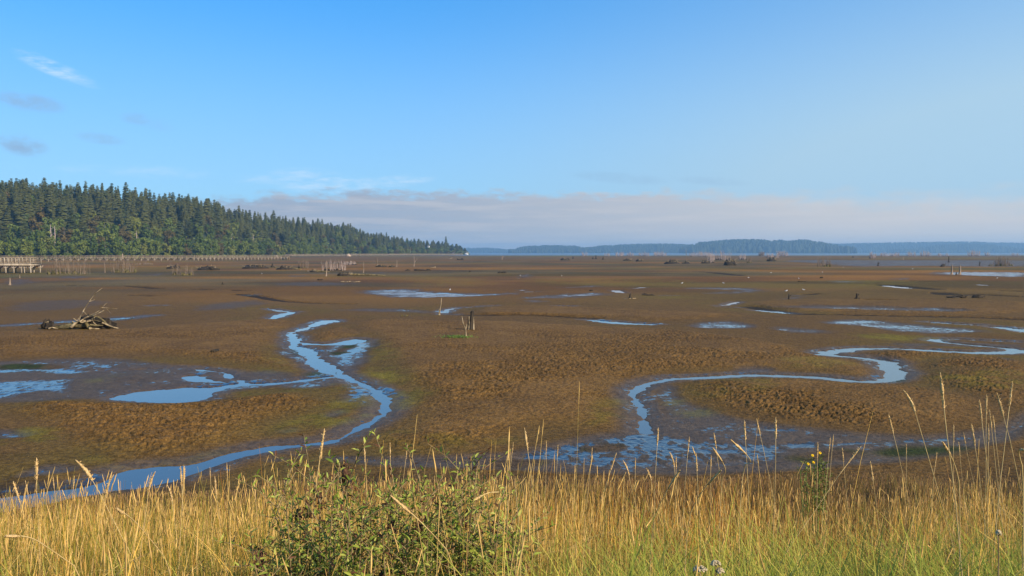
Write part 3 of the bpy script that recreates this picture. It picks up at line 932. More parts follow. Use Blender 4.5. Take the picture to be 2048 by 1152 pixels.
# the further conifers that close the stand behind these
v_, q_, b_ = [], [], 0
rn = np.random.default_rng(77)
for k in range(640):
    p = rn.uniform(-80, 905); u = rn.uniform(.5, 1.3)
    x, y, z, Ht = bluff_pt(p, u)
    vv, qq, _t = CON[rn.integers(5)]
    s = Ht / 30 * rn.uniform(.5, .9)
    a = rn.uniform(0, 6.28)
    rot = np.array([[math.cos(a), -math.sin(a), 0], [math.sin(a), math.cos(a), 0], [0, 0, 1]])
    v_.append((vv * np.array([s * 1.35, s * 1.35, s])) @ rot.T + np.array([x, y, z])); q_.append(qq + b_); b_ += len(vv)
tag(mesh_np('conifer_stand', np.concatenate(v_), np.concatenate(q_), M['conifer']), 'dense stand of further conifers filling the bluff behind the nearer trees', 'forest', kind='stuff')

# undergrowth at the foot of the bluff and between the trunks
rn = np.random.default_rng(3)
P_, Nn = [], []
for k in range(2600):
    p = rn.uniform(-80, 938); u = rn.uniform(0, 1) ** 1.3
    x, y, z, Ht = bluff_pt(p, u)
    P_.append((x + rn.normal() * 2, y + rn.normal() * 2, z + rn.uniform(.2, 3.0)))
P_ = np.array(P_)
Nn = rn.normal(size=P_.shape) + np.array([0.2, -.6, .8]); Nn /= np.linalg.norm(Nn, axis=1)[:, None]
v, q = leaf_quads(P_, Nn, 1.3, rn)
tag(mesh_np('undergrowth', v, q, M['green']), 'dark green undergrowth between the trees of the bluff', 'undergrowth', kind='stuff')

# dead white trunks among the trees
for k, (p, u, h, lab) in enumerate([(113, .3, 15, 'left of two bleached bare trunks among leafy trees on the bluff'), (121, .3, 14, 'right of two bleached bare trunks among leafy trees on the bluff'),
                                    (282, .16, 17, 'tall bleached bare trunk low on the bluff above the boardwalk'), (254, .02, 13, 'thin bare snag at the foot of the bluff behind the boardwalk'),
                                    (468, .4, 13, 'pale bare trunk on the shoulder where the bluff steps down'), (511, .4, 14, 'pale bare trunk beside dark conifers right of the shoulder')]):
    x, y, z, Ht = bluff_pt(p, u)
    mb = MB()
    y -= 7
    mb.tube([(0, 0, 0), (.2, 0, h * .5), (.1, 0, h)], [.45, .33, .1], 6)
    for j in range(5):
        a = j * 2.1 + k; zz = h * (.45 + .1 * j)
        mb.tube([(.15, 0, zz), (.15 + 1.6 * math.cos(a), 1.2 * math.sin(a), zz + 1.3)], [.14, .04], 4)
    o = mb.build('dead_tree', M['pink']); o.location = (x, y, z)
    tag(o, lab, 'dead tree')

# ------------------------------------------------------------------ far hills with their woods
HILLS = [
    (3500, 260, 10, [(880, 498), (905, 496), (940, 494.5), (985, 494.5), (1005, 496.5), (1028, 499), (1050, 503)]),
    (2600, 220, 11, [(1018, 507), (1026, 500), (1036, 495), (1050, 492), (1070, 490.5), (1110, 490), (1150, 491), (1164, 494.5), (1180, 494), (1200, 491), (1240, 488.5), (1290, 487), (1340, 487), (1380, 489), (1420, 494), (1450, 503)]),
    (2200, 160, 15, [(1360, 500), (1375, 491), (1398, 485.5), (1425, 483), (1470, 480), (1520, 480), (1531, 483), (1560, 480.5), (1575, 484), (1595, 480), (1620, 482), (1636, 487), (1650, 490), (1657, 496), (1668, 506)]),
    (3300, 300, 11, [(1560, 492), (1640, 487), (1700, 485.5), (1790, 484), (1860, 483), (1930, 482), (1980, 484), (2048, 485), (2200, 486), (2400, 490)]),
    (2800, 160, 12, [(1775, 507), (1800, 501), (1830, 494), (1880, 489), (1930, 486), (1975, 489), (2008, 496), (2035, 504), (2050, 507)]),
]
rn = np.random.default_rng(12)
for hi, (Yh, dep, th, prof) in enumerate(HILLS):
    Yh, dep, th = Yh * 2.35, dep * 2.2, th * 2.35
    a = np.array(prof, float)
    pp = np.linspace(a[0, 0], a[-1, 0], 160)
    yy = np.interp(pp, a[:, 0], a[:, 1])
    top = np.maximum(5 + (502.8 - yy) * Yh / F_PX - th * .85, .6)
    ug = np.array([-1, -.8, -.5, -.2, 0, .4, 1])
    prof_u = np.cos(np.clip(ug, -1, 1) * math.pi / 2) ** .8
    V, f = [], []
    for u, g in zip(ug, prof_u):
        for p, tz in zip(pp, top):
            Y = Yh + dep * u
            V.append((px_x(p, Yh) * (1 + 0 * u), Y, -1.0 + (tz + 1.0) * g))
    i = np.arange((len(ug) - 1) * 160).reshape(len(ug) - 1, 160)[:, :-1].ravel()
    tag(mesh_np('hill', V, np.stack([i, i + 1, i + 161, i + 160], 1), M['farhill'], smooth=True), kind='structure')
    n = int((a[-1, 0] - a[0, 0]) * 9)
    v, q = [], []
    for k in range(n):
        p = rn.uniform(a[0, 0], a[-1, 0]); u = -rn.uniform(0, .98) if rn.random() < .8 else 0.0
        g = math.cos(abs(u) * math.pi / 2) ** .8
        tz = np.interp(p, pp, top)
        z0 = -1 + (tz + 1) * g - 1.0
        h = th * rn.uniform(.55, 1.25); r = h * rn.uniform(.22, .36)
        x, Y = px_x(p, Yh), Yh + dep * u
        b = len(v)
        rnd_top = rn.random() < .6
        for zf, rf in ((0, .8), (.3, 1.0), (.65, .8 if rnd_top else .55), (1.0, .3 if rnd_top else .06)):
            for m_ in range(6):
                an = m_ * 1.047 + k
                rr = r * rf * rn.uniform(.75, 1.25)
                v.append((x + rr * math.cos(an), Y + rr * math.sin(an), z0 + h * zf * rn.uniform(.95, 1.05)))
        for l in range(3):
            for m_ in range(6):
                q.append((b + l * 6 + m_, b + l * 6 + (m_ + 1) % 6, b + l * 6 + 6 + (m_ + 1) % 6, b + l * 6 + 6 + m_))
    tag(mesh_np('distant_forest', v, np.array(q), M['farhill']), ['forest on the farthest low blue shore right of the point', 'forest on the long blue headland in the middle distance', 'forest on the highest dark blue hill right of centre',
         'forest along the pale far ridge at the right edge', 'forest on the rounded hill in front of the pale far ridge'][hi], 'forest', kind='stuff')

# ------------------------------------------------------------------ boardwalk and viewing platform
BAY = 3.6


def walk_frame(a, b):
    a, b = Vector(a), Vector(b)
    d = (b - a); d.z = 0
    ln = d.length
    d.normalize()
    return a, b, d, Vector((-d.y, d.x, 0)), ln


def bent_mesh(mb, c, d, n, h, hw, bz):
    """One trestle: two legs, a cap, knee braces along and across."""
    for s in (-1, 1):
        p = c + n * s * hw
        mb.beam((p.x, p.y, bz - .5), (p.x, p.y, h - .28), .13, .13)
        for e in (-1, 1):
            q = p + d * e * BAY * .4
            mb.beam((p.x, p.y, h - 1.25), (q.x, q.y, h - .32), .09, .09)
    l, r_ = c - n * (hw + .3), c + n * (hw + .3)
    mb.beam((l.x, l.y, h - .2), (r_.x, r_.y, h - .2), .1, .1)


def walkway(root, pts, h, hw, first_parts, stuff_name='bent'):
    deck, rail, rest = MB(), MB(), MB()
    count = 0
    for a, b in zip(pts[:-1], pts[1:]):
        a, b, d, n, ln = walk_frame(a, b)
        for s in (-1, 0, 1):
            p, q = a + n * s * (hw - .05), b + n * s * (hw - .05)
            deck.beam((p.x, p.y, h - .05), (q.x, q.y, h - .05), .07, .14)
        deck.beam((a.x, a.y, h + .12), (b.x, b.y, h + .12), hw, .04)
        for s in (-1, 1):
            for z_, w_, t_ in ((h + 1.2, .09, .05), (h + .95, .03, .06), (h + .55, .03, .06), (h + .3, .03, .05)):
                p, q = a + n * s * (hw + .03), b + n * s * (hw + .03)
                rail.beam((p.x, p.y, z_), (q.x, q.y, z_), w_, t_)
        k = 0.0
        while k < ln:
            c = a + d * k
            for s in (-1, 1):
                p = c + n * s * (hw + .1)
                rail.beam((p.x, p.y, h - .1), (p.x, p.y, h + 1.2), .06, .06)
                p2 = p + d * BAY * .5
                rail.beam((p2.x, p2.y, h - .1), (p2.x, p2.y, h + 1.2), .05, .05)
            bz = gz(c.x, c.y)
            if count < first_parts:
                mb = MB(); bent_mesh(mb, c, d, n, h, hw - .1, bz)
                mb.build('trestle', M['timber2'], root)
            else:
                bent_mesh(rest, c, d, n, h, hw - .1, bz)
            count += 1
            k += BAY
    deck.build('deck', M['timber'], root)
    rail.build('railing', M['timber'], root)
    if rest.v:
        tag(rest.build('trestle', M['timber2'], root), kind='stuff')


def P(px, Y):
    return (px_x(px, Y), Y, 0)


bw = empty('boardwalk', (0, 0, 0))
walkway(bw, [P(-60, 438), P(66, 448), P(385, 500), P(575, 590), P(577, 905), P(700, 1080), P(925, 1600)], 2.15, 1.3, 52)
tag(bw, 'long raised timber boardwalk with arched trestles running below the wooded bluff', 'boardwalk')

vp = empty('viewing_platform', (0, 0, 0))
Yp = 200.0
xr = px_x(62, Yp)
mbd, mbr = MB(), MB()
h = 2.3
x0 = xr - 22
mbd.box(((x0 + xr) / 2, Yp + 2.2, h), ((xr - x0) / 2, 2.3, .06))
mbd.box(((x0 + xr) / 2, Yp - .14, h - .17), ((xr - x0) / 2, .06, .22))
mbd.box((xr - .06, Yp + 2.2, h - .17), (.06, 2.2, .22))
mbd.build('deck', M['timber2'], vp)
for yy in (Yp, Yp + 4.4):
    for z_, w_ in ((h + 1.42, .09), (h + 1.05, .06), (h + .68, .06), (h + .3, .06)):
        mbr.box(((x0 + xr) / 2, yy, z_), ((xr - x0) / 2, .04, w_))
for z_, w_ in ((h + 1.42, .09), (h + 1.05, .06), (h + .68, .06), (h + .3, .06)):
    mbr.box((xr - .04, Yp + 2.2, z_), (.035, 2.13, w_))
mbr.build('railing', M['timber'], vp)
for k in range(26):
    for yy in (Yp - .09, Yp + 4.49):
        mb = MB(); mb.box((xr - .1 - k * .87, yy, h + .7), (.09, .05, .76)); mb.build('railing_post', M['timber2'], vp)
for xo in (.15, 1.65, 2.3, 4.1, 6.0, 7.9, 9.8, 11.7, 13.6, 15.5, 17.4, 19.3, 21.2):
    for yy in (Yp + .15, Yp + 4.2):
        mb = MB()
        mb.beam((xr - xo, yy, -.4), (xr - xo, yy, h - .4), .12, .12)
        for e in (-1, 1):
            mb.beam((xr - xo, yy, h - 1.2), (xr - xo + e * .72, yy, h - .42), .085, .085)
        mb.build('support_post', M['timber2'], vp)
tag(vp, 'timber viewing platform on braced posts at the left edge of the mudflat', 'platform')

# ------------------------------------------------------------------ house, boathouse and bare bank by the point


def house(name, px, Y, z, w, dpt, hw, hr, label, wallm, nwin):
    r = empty(name, (px_x(px, Y), Y, z))
    mb = MB(); mb.box((0, 0, hw / 2), (w / 2, dpt / 2, hw / 2)); mb.build('wall', M[wallm], r)
    mb = MB()
    mb.v = [(-w / 2 - .4, -dpt / 2 - .5, hw + .002), (w / 2 + .4, -dpt / 2 - .5, hw + .002), (w / 2 + .4, dpt / 2 + .5, hw + .002), (-w / 2 - .4, dpt / 2 + .5, hw + .002), (-w / 2 - .4, 0, hw + hr), (w / 2 + .4, 0, hw + hr)]
    mb.q = [(0, 1, 5, 4), (2, 3, 4, 5), (3, 2, 1, 0)]; mb.t = [(0, 4, 3), (1, 2, 5)]
    mb.build('roof', M['roof'], r)
    for k in range(nwin):
        mb = MB(); mb.box((-w / 2 + (k + .5) * w / nwin, -dpt / 2 - .02, hw * .55), (w / nwin * .25, .03, hw * .22)); f_ = mb.build('window', M['white'], r)
        mb = MB(); mb.box((-w / 2 + (k + .5) * w / nwin, -dpt / 2 - .055, hw * .55), (w / nwin * .21, .01, hw * .18)); mb.build('pane', M['glass'], f_)
    tag(r, label, 'house')


house('house', 933, 1560, .4, 6.5, 5, 3.6, 2.0, 'white house at the water end of the wooded point', 'white', 3)
house('boathouse', 906, 1540, .3, 4.5, 4, 2.4, 1.9, 'small grey boathouse under the trees left of the white house', 'timber', 1)
x, y, z, _ = bluff_pt(857, .75)
house('house', 857, 1515, 14.0, 4, 4, 2.4, 1.2, 'pale upper house half hidden in trees above the point', 'white', 1)
rr = random.Random(2)
for px, Y, w, lab in ((697, 1065, 3.2, 'bare tan earth slip among the trees above the boardwalk'), (553, 830, 2.0, 'small bare tan earth slip left of the larger one')):
    mb = MB(); mb.lump((0, 0, 0), (w, 3, w * .95), 14, 8, .18, rr); mb.lump((w * .5, -1, -.5), (w * .6, 3, w * .5), 12, 7, .2, rr)
    o = mb.build('earth_bank', M['bank'], smooth=False); o.location = (px_x(px, Y), Y, .2)
    tag(o, lab, 'bank')

# ------------------------------------------------------------------ dead wood on the flat


def twig(mb, base, h, lean, rnd, r0, side=2, n=4):
    pts = [base]
    x, y, z = base
    for k in range(3):
        z += h / 3
        x += lean[0] * h / 3 + rnd.uniform(-.05, .05) * h
        y += lean[1] * h / 3 + rnd.uniform(-.05, .05) * h
        pts.append((x, y, z))
    mb.tube(pts, [r0, r0 * .8, r0 * .55, r0 * .2], n, False)
    for _ in range(side):
        k = rnd.choice((1, 2))
        p = pts[k]
        a = rnd.uniform(0, 6.28); l = h * rnd.uniform(.15, .32)
        mb.tube([p, (p[0] + math.cos(a) * l * .6, p[1] + math.sin(a) * l * .6, p[2] + l * .8)], [r0 * .5, r0 * .15], 3, False)


def thicket(px, py, wpx, hpx, label, mat='dead', dens=1.0, base=True, seed=0):
    rnd = random.Random(int(px * 7 + py))
    x, y, z = pix(px, py)
    k = y / F_PX
    w, h = wpx * k, hpx * k
    r = empty('dead_thicket', (x, y, z))
    mb = MB()
    n = max(8, int(w * 7 * dens))
    r0 = max(.028, .00022 * y)
    for _ in range(n):
        fx = rnd.uniform(-.5, .5)
        bx, by = fx * w, rnd.uniform(-.25, .25) * w
        hh = h * rnd.uniform(.45, 1.0) * (1 - .5 * abs(fx) ** 1.3)
        twig(mb, (bx, by, -.1), hh, (rnd.uniform(-.13, .13) + fx * .12, rnd.uniform(-.1, .1)), rnd, r0 * rnd.uniform(.6, 1.2), 3)
    mb.build('stem_cluster', M[mat], r)
    if base:
        mb = MB()
        for _ in range(max(4, int(w * 1.6))):
            bx = rnd.uniform(-.48, .48) * w
            mb.lump((bx, rnd.uniform(-.2, .2) * w, .02), (rnd.uniform(.2, .5), .35, h * rnd.uniform(.06, .16) + .1), 7, 5, .4, rnd)
        mb.lump((0, 0, -.05), (w * .5, w * .18 + .2, .2), 10, 5, .15, rnd)
        mb.build('root_mound', M['moss'] if mat == 'dead' else M['dark'], r)
    tag(r, label, 'dead thicket', 'dead thickets on the mudflat')


def rootwad(px, py, wpx, hpx, label, log=0, sticks=4, mat='drift', seed=0):
    """Upturned stump: dark root mass with pale roots round it, some with a log behind."""
    rnd = random.Random(int(px * 5 + py * 3))
    x, y, z = pix(px, py)
    k = y / F_PX
    w, h = wpx * k, hpx * k
    r = empty('upturned_stump', (x, y, z))
    mb = MB()
    for _ in range(5):
        mb.lump((rnd.uniform(-.3, .3) * w, rnd.uniform(-.1, .2) * w, h * .2), (w * rnd.uniform(.14, .24), w * .2, h * rnd.uniform(.25, .42)), 8, 6, .35, rnd)
    mb.lump((0, .05 * w, .02), (w * .55, w * .42, h * .42), 12, 7, .1, rnd)
    mb.build('root_mass', M['dark'], r)
    mb = MB()
    for _ in range(int(sticks) + 4):
        bx = rnd.uniform(-.4, .4) * w
        a = rnd.uniform(-1.1, 1.1)
        l = h * rnd.uniform(.5, 1.0)
        p0 = (bx, -w * .12, h * rnd.uniform(.05, .4))
        p1 = (bx + math.sin(a) * l * .6, -w * .2, p0[2] + math.cos(a) * l * .4)
        p2 = (bx + math.sin(a) * l, -w * .15, p0[2] + math.cos(a) * l * .6 + rnd.uniform(-.1, .1) * h)
        rr = max(.05, .00022 * y)
        mb.tube([p0, p1, p2], [rr * 1.3, rr, rr * .4], 5)
    mb.build('root_cluster', M[mat], r)
    if log:
        mb = MB()
        l = log * k
        mb.tube([(0, 0, h * .25), (l * .5, .3, h * .15 + .06), (l, .5, .05)], [max(.14, h * .2), max(.11, h * .15), .07], 7, True, .15, rnd)
        mb.build('log', M['mosslog'], r)
    tag(r, label, 'stump', 'upturned stumps on the mudflat')


def snag(px, py, hpx, label, mat='drift', rpx=1.2, lean=0.0, fork=False, twigs=2):
    rnd = random.Random(int(px * 3 + py))
    x, y, z = pix(px, py)
    k = y / F_PX
    h, r0 = hpx * k, rpx * k * .95
    if mat == 'drift' and y > 100: mat = 'dead'
    if mat == 'pink': mat = 'dead'
    mb = MB()
    mb.tube([(0, 0, -.15), (lean * h * .5 + .02 * h, 0, h * .5), (lean * h, .02, h)], [r0 * 1.25, r0, r0 * .45], 6, True, .15, rnd)
    if fork:
        mb.tube([(lean * h * .3, 0, h * .35), (lean * h * .3 + h * .28, 0, h * .7), (lean * h * .3 + h * .34, 0, h * .95)], [r0 * .8, r0 * .6, r0 * .25], 5)
    for j in range(twigs):
        zz = h * rnd.uniform(.45, .9); a = rnd.choice((-1, 1))
        mb.tube([(lean * zz, 0, zz), (lean * zz + a * h * .14, rnd.uniform(-.1, .1) * h, zz + h * .12)], [r0 * .35, r0 * .12], 4)
    mb.tube([(-r0 * 2.2, 0, -.05), (-r0 * .4, 0, h * .08 + r0)], [r0 * .6, r0 * .6], 4)
    mb.tube([(r0 * 2.2, .1, -.05), (r0 * .4, 0, h * .08 + r0)], [r0 * .6, r0 * .6], 4)
    o = mb.build('snag', M[mat]); o.location = (x, y, z)
    tag(o, label, 'snag', 'snags on the mudflat')


def debris(px, py, wpx, hpx, label, mat='dark', pale=True):
    rnd = random.Random(int(px * 11 + py))
    x, y, z = pix(px, py)
    k = y / F_PX
    w, h = wpx * k, hpx * k
    mb = MB()
    n = max(3, int(w / 1.2))
    for j in range(n):
        bx = -w / 2 + (j + rnd.random()) * w / n
        mb.lump((bx, rnd.uniform(-.3, .3), h * .1), (w / n * rnd.uniform(.4, .8), .4, h * rnd.uniform(.3, .7) * (1 if mat == 'dark' else .35)), 7, 5, .4, rnd)
    for j in range(3):
        bx = rnd.uniform(-.5, .4) * w
        mb.tube([(bx, -.4, h * .2), (bx + w * .2, -.45, h * rnd.uniform(.2, .9))], [.06 + h * .06, .03 + h * .03], 5)
    o = mb.build('driftwood', M[mat]); o.location = (x, y, z)
    tag(o, label, 'driftwood', 'driftwood lying on the mudflat')


thicket(135, 549.5, 74, 40, 'wide grey thicket of bare stems nearest the viewing platform', dens=1.5)
thicket(247, 546, 44, 42, 'tall grey thicket of bare stems second from the viewing platform', dens=1.5)
thicket(367, 551.5, 44, 28, 'grey bare thicket with a bleached log across it, third from the platform', dens=1.4)
rootwad(346, 538, 26, 13, 'dark upturned stump left of the third bare thicket', sticks=3)
rootwad(416, 541, 44, 14, 'broad pile of bleached roots right of the third bare thicket', log=0, sticks=12)
thicket(290, 529.5, 32, 5, 'low dark scrub between the two tall thickets and the boardwalk', dens=2)
rootwad(510, 537.5, 48, 12, 'wide bleached root pile midway along the boardwalk', sticks=9)
snag(545, 535.5, 8, 'short dark stump just right of the wide bleached root pile', 'dark', 2.2)
rootwad(572, 540, 36, 12, 'low dark root pile with posts below the end of the arched boardwalk', sticks=8, log=30)
thicket(606, 537.5, 22, 22, 'thin bare thicket above a dark stump below the bluff step', dens=1.5)
rootwad(627, 544.5, 14, 9, 'black stump with a long pale log lying to its right', log=32, sticks=2)
snag(652.5, 553.5, 30, 'tall bare bleached pole standing alone before the bare thickets', 'drift', 1.3, .02)
thicket(668, 541, 44, 26, 'broad pinkish bare thicket just behind the tall bleached pole', 'pink', 1.4)
thicket(700, 530, 26, 10, 'low bare thicket with a log right of the broad pinkish thicket', 'pink', 1.3)
rootwad(690, 552.5, 30, 11, 'dark root pile with a long low log right of the tall bleached pole', log=80, sticks=6)
snag(727, 546, 22, 'thin bare sapling behind the long low log', 'pink', .7, 0, False, 5)
rootwad(762, 534.5, 22, 7, 'low dark root pile with one bare twig, left of centre', sticks=3)
snag(755, 534, 17, 'bare twig rising out of the low dark root pile', 'pink', .5, 0, False, 3)
rootwad(783, 535, 14, 6, 'small dark stump right of the low dark root pile', sticks=2)
snag(793.5, 534.5, 15, 'thin bare sapling beside the small dark stump', 'pink', .6, 0, False, 4)
snag(828, 533, 19, 'bare sapling standing alone left of the point', 'pink', .8, 0, True, 4)
debris(835, 541.5, 44, 5, 'long dark strip of driftwood below the lone bare sapling')
debris(866, 535.5, 10, 4, 'short pale log right of the lone bare sapling', 'drift')
rootwad(920, 520.5, 14, 6, 'dark stump far out below the white house', sticks=3)
debris(901, 517.5, 7, 3, 'pale log far out left of the stump below the white house', 'drift')
snag(940, 544, 4, 'tiny dark stump in the middle of the flat', 'dark', 1.3)
debris(1006, 546.5, 22, 5, 'dark curved log with pale roots near the middle of the flat')
snag(1004, 519.5, 9, 'far bare twig below the farthest blue shore', 'pink', .6, 0, True, 3)
rootwad(1130, 520.5, 18, 7, 'pale and dark stump pair below the long blue headland', sticks=4)
snag(1146, 517.5, 5, 'small dark post right of the pale and dark stump pair', 'dark', 1.0)
for px, py, hp, lab in ((1186, 518.5, 5, 'leftmost of three small dark posts below the blue headland'), (1192, 518.5, 8, 'middle of three small dark posts below the blue headland'), (1206, 519.5, 6, 'rightmost and widest of three dark posts below the blue headland')):
    snag(px, py, hp, lab, 'dark', 1.2)
rootwad(1255, 521.5, 17, 6, 'left of two dark stumps with pale tips right of the headland notch', sticks=3)
rootwad(1279, 523, 14, 7, 'right of two dark stumps with pale tips right of the headland notch', sticks=3)
for px, w, hp, lab in ((1170, 10, 12, 'lone pinkish bare bush on the far edge of the flat'), (1212, 14, 8, 'low pinkish bush on the far edge below the headland dip'), (1240, 16, 11, 'first bush of the pinkish far row below the headland'),
                       (1260, 14, 12, 'second bush of the pinkish far row below the headland'), (1287, 20, 11, 'third bush of the pinkish far row, widest of them'), (1320, 26, 12, 'long low far bush below the left foot of the highest hill')):
    thicket(px, 512.3, w, hp, lab, 'pink', .35)
rootwad(1344, 528, 30, 13, 'broad dark clump of roots with pale sprays, largest below the highest hill', sticks=10)
rootwad(1372, 527.5, 15, 8, 'dark low stump with one tall thin stick', sticks=2)
snag(1373, 526, 26, 'tall thin stick rising behind the dark low stump', 'pink', .5, -.05, False, 2)
rootwad(1411, 527, 16, 9, 'small dark stump left of the long pinkish thicket', sticks=3)
thicket(1422, 526, 14, 20, 'narrow bare thicket beside the small dark stump', 'pink', .8)
thicket(1400, 513, 46, 12, 'long far pinkish thicket below the left slope of the highest hill', 'pink', .4)
thicket(1437, 520.5, 44, 22, 'long pinkish thicket below the middle of the highest hill', 'pink', .7)
rootwad(1460, 531, 24, 20, 'bleached stump with upright forked limbs', sticks=9)
thicket(1486, 519.5, 14, 16, 'round pinkish bush right of the long pinkish thicket', 'pink', .8)
thicket(1499, 526, 12, 13, 'small dark spiky bush on the open mud', 'dead', 1.2)
thicket(1523, 512, 11, 11, 'rounded tan bush on the far edge below the highest hill', 'dead', 1.0)
rootwad(1543, 522.5, 18, 12, 'bleached and black root pile below the right half of the highest hill', sticks=7)
thicket(1545, 516, 24, 14, 'thin pinkish scrub behind the bleached and black root pile', 'pink', .6)
thicket(1566, 512, 22, 13, 'pinkish bush right of the bleached and black root pile', 'pink', .6)
thicket(1647, 533.5, 26, 27, 'tall grey bare thicket standing alone at the wet edge', 'dead', 1.2)
snag(1706, 515.5, 4, 'tiny dark post beyond the wet strip', 'dark', .9)
thicket(1744, 517, 14, 16, 'pinkish bush on a dark mound beyond the wet strip', 'pink', .8)
snag(1756, 532, 8, 'small dark forked stump in the wet strip', 'dark', 1.2, 0, True, 0)
for px, w, hp, lab in ((1768, 16, 9, 'pinkish far bush right of the dark mound'), (1790, 20, 10, 'low far bush below the pale ridge'), (1822, 16, 13, 'twiggy far bush left of the far root pile'), (1850, 20, 13, 'far pinkish bush above a dark root pile'),
                       (1880, 8, 9, 'narrow far bush right of the root pile'), (1893, 6, 8, 'smallest far bush right of the root pile'), (1948, 22, 15, 'largest pale pink far bush below the rounded hill'),
                       (1974, 10, 12, 'thin far bush right of the largest pale pink bush'), (2030, 16, 8, 'low far bush at the right edge')):
    thicket(px, 512.3, w, hp, lab, 'pink', .4)
thicket(2001, 532.5, 24, 28, 'tall dark thicket standing in the wet strip at the right', 'dead', 1.6)
thicket(2021, 531.5, 12, 12, 'short dark thicket right of the tall dark one', 'dead', 1.4)
thicket(1982, 531.5, 10, 8, 'lowest dark scrub left of the tall dark thicket', 'dead', 1.2)
snag(1897.5, 524.5, 13, 'thin dark post beyond the wet strip at the right', 'dark', 1.0)
rootwad(1885, 533.5, 9, 9, 'small black stump in the wet strip left of the golden posts', sticks=1, mat='dark')
snag(1903, 549.5, 20, 'left of two golden posts in the shallow water', 'drift', 1.8, .03, False, 2)
snag(1919, 549.5, 19, 'right of two golden posts in the shallow water', 'drift', 1.9, .05, False, 2)
snag(1912.5, 550, 6, 'short dark stub between the two golden posts', 'dark', 1.2)
snag(1959, 531.5, 9, 'dark post in the wet strip left of the dark thickets', 'dark', .8, 0, True)
snag(1806, 519.5, 6, 'tiny pale leaning stick beyond the wet strip', 'drift', .7, .3, False, 0)
debris(1930, 596, 60, 7, 'long dark branch lying across a gully at the right', 'dark')
debris(1295, 590.5, 26, 5, 'dark heap of driftwood near the middle right')
snag(1260.5, 597.5, 10, 'dark pointed stump with spreading roots right of centre', 'dark', 2.2, 0)
debris(1260, 597.5, 20, 2, 'pale roots spreading from the dark pointed stump', 'drift')
snag(1578, 600.5, 12, 'dark anvil-topped stump on the right mud', 'dark', 1.7, 0, True, 0)
snag(1714, 600.5, 11, 'dark split stump right of the anvil-topped one', 'dark', 2.6, -.05, True, 0)
debris(1182, 582, 8, 3, 'small dark clod of wood left of a puddle')
debris(1642, 556.5, 6, 4, 'black lump of wood below a gull', 'dark')
debris(1605, 563.5, 12, 2, 'thin dark stick on the mud right of centre', 'dark')
debris(640, 561, 10, 3, 'small dark stick below the tall bleached pole')
debris(700, 565, 44, 2.5, 'thin pale log lying flat below the long low log', 'drift')
snag(20, 571.5, 15, 'weathered stump post at the left edge below the platform', 'drift', 1.7, 0, False, 1)
snag(39.5, 557, 7, 'short pale peg below the viewing platform', 'drift', .8, 0, False, 0)
snag(210, 546, 22, 'thin leaning pole left of the second thicket', 'pink', .7, -.05, False, 2)
snag(445, 570, 5, 'tiny dark peg on open mud right of the thickets', 'dark', 1.2)
snag(671, 742, 9, 'small dark stick standing in the creek', 'dark', 1.0, .12, False, 0)
debris(810, 632, 12, 2, 'little pale clod on the mound left of the stump posts', 'moss')
debris(433, 708, 8, 4, 'brown clod with a white tip on the left mound', 'dark')

# near stumps: hollow split stump, forked stick in a green tuft, leaning stick
x, y, z = pix(942, 664)
k = y / F_PX
st = empty('broken_stump', (x, y, z))
mb = MB()
mb.tube([(0, 0, -.2), (.0, 0, .25), (.05, 0, .6), (.08, 0, 1.15)], [.24, .2, .13, .1], 8, True, .2)
mb.tube([(.04, 0, 1.1), (.08, 0, 32 * k)], [.11, .09], 7, True, .2)
mb.build('trunk', M['dark'], st)
for dx, h, r_, mt in ((-.14, 27 * k, .035, 'drift'), (-.22, 24 * k, .03, 'dark'), (.2, 26 * k, .035, 'drift')):
    mb = MB(); mb.tube([(dx * .9, -.12, -.1), (dx * .8, -.1, h * .5), (dx * .8, -.07, h)], [r_ * 1.5, r_ * 1.2, r_ * .7], 6, True, .15)
    mb.build('splinter', M[mt], st)
tag(st, 'dark split stump with upright splinters on the big central mound', 'stump')
x, y, z = pix(931, 679)
k = y / F_PX
mb = MB()
mb.tube([(.05, 0, -.1), (0, 0, .35), (.01, 0, .45), (-.14, 0, .8), (-.2, 0, 42 * k)], [.055, .045, .04, .03, .012], 6, True, .1)
mb.tube([(0, 0, .42), (.06, 0, .6), (.07, 0, 26 * k)], [.045, .035, .02], 6, True, .1)
mb.tube([(.0, 0, .1), (.12, -.1, 0)], [.04, .03], 5)
o = mb.build('forked_stick', M['drift']); o.location = (x, y, z)
tag(o, 'bleached forked stick rising from a green weed patch beside the split stump', 'stick')
rn = np.random.default_rng(9)
x, y, z = pix(913, 680.5)
n = 420
Pp = np.stack([x + rn.normal(size=n) * .45, y + rn.normal(size=n) * .3, z + rn.uniform(0, .12, n)], 1)
Nn = rn.normal(size=(n, 3)) + np.array([0, -.5, 1]); Nn /= np.linalg.norm(Nn, axis=1)[:, None]
v, q = leaf_quads(Pp, Nn, .055, rn, .4)
tag(mesh_np('weed_patch', v, q, M['tuft']), 'bright green weed patch at the foot of the forked stick', 'weeds', kind='stuff')
x, y, z = pix(879, 629)
mb = MB()
mb.tube([(0, 0, -.1), (.04, 0, .45), (.12, 0, .85), (.16, 0, 1.35)], [.06, .05, .035, .012], 6, True, .1)
mb.tube([(-.06, 0, -.1), (-.02, 0, .5)], [.05, .03], 5)
o = mb.build('leaning_stick', M['drift']); o.location = (x, y, z)
tag(o, 'thin leaning stick standing at the bend of a shallow channel', 'stick')

# the big root snag on the left
x, y, z = pix(165, 658.5)
k = y / F_PX * .94
root = empty('fallen_tree', (x, y, z))


def PX(dx, dyy, dep=0.0):
    return (dx * k, dep, dyy * k)


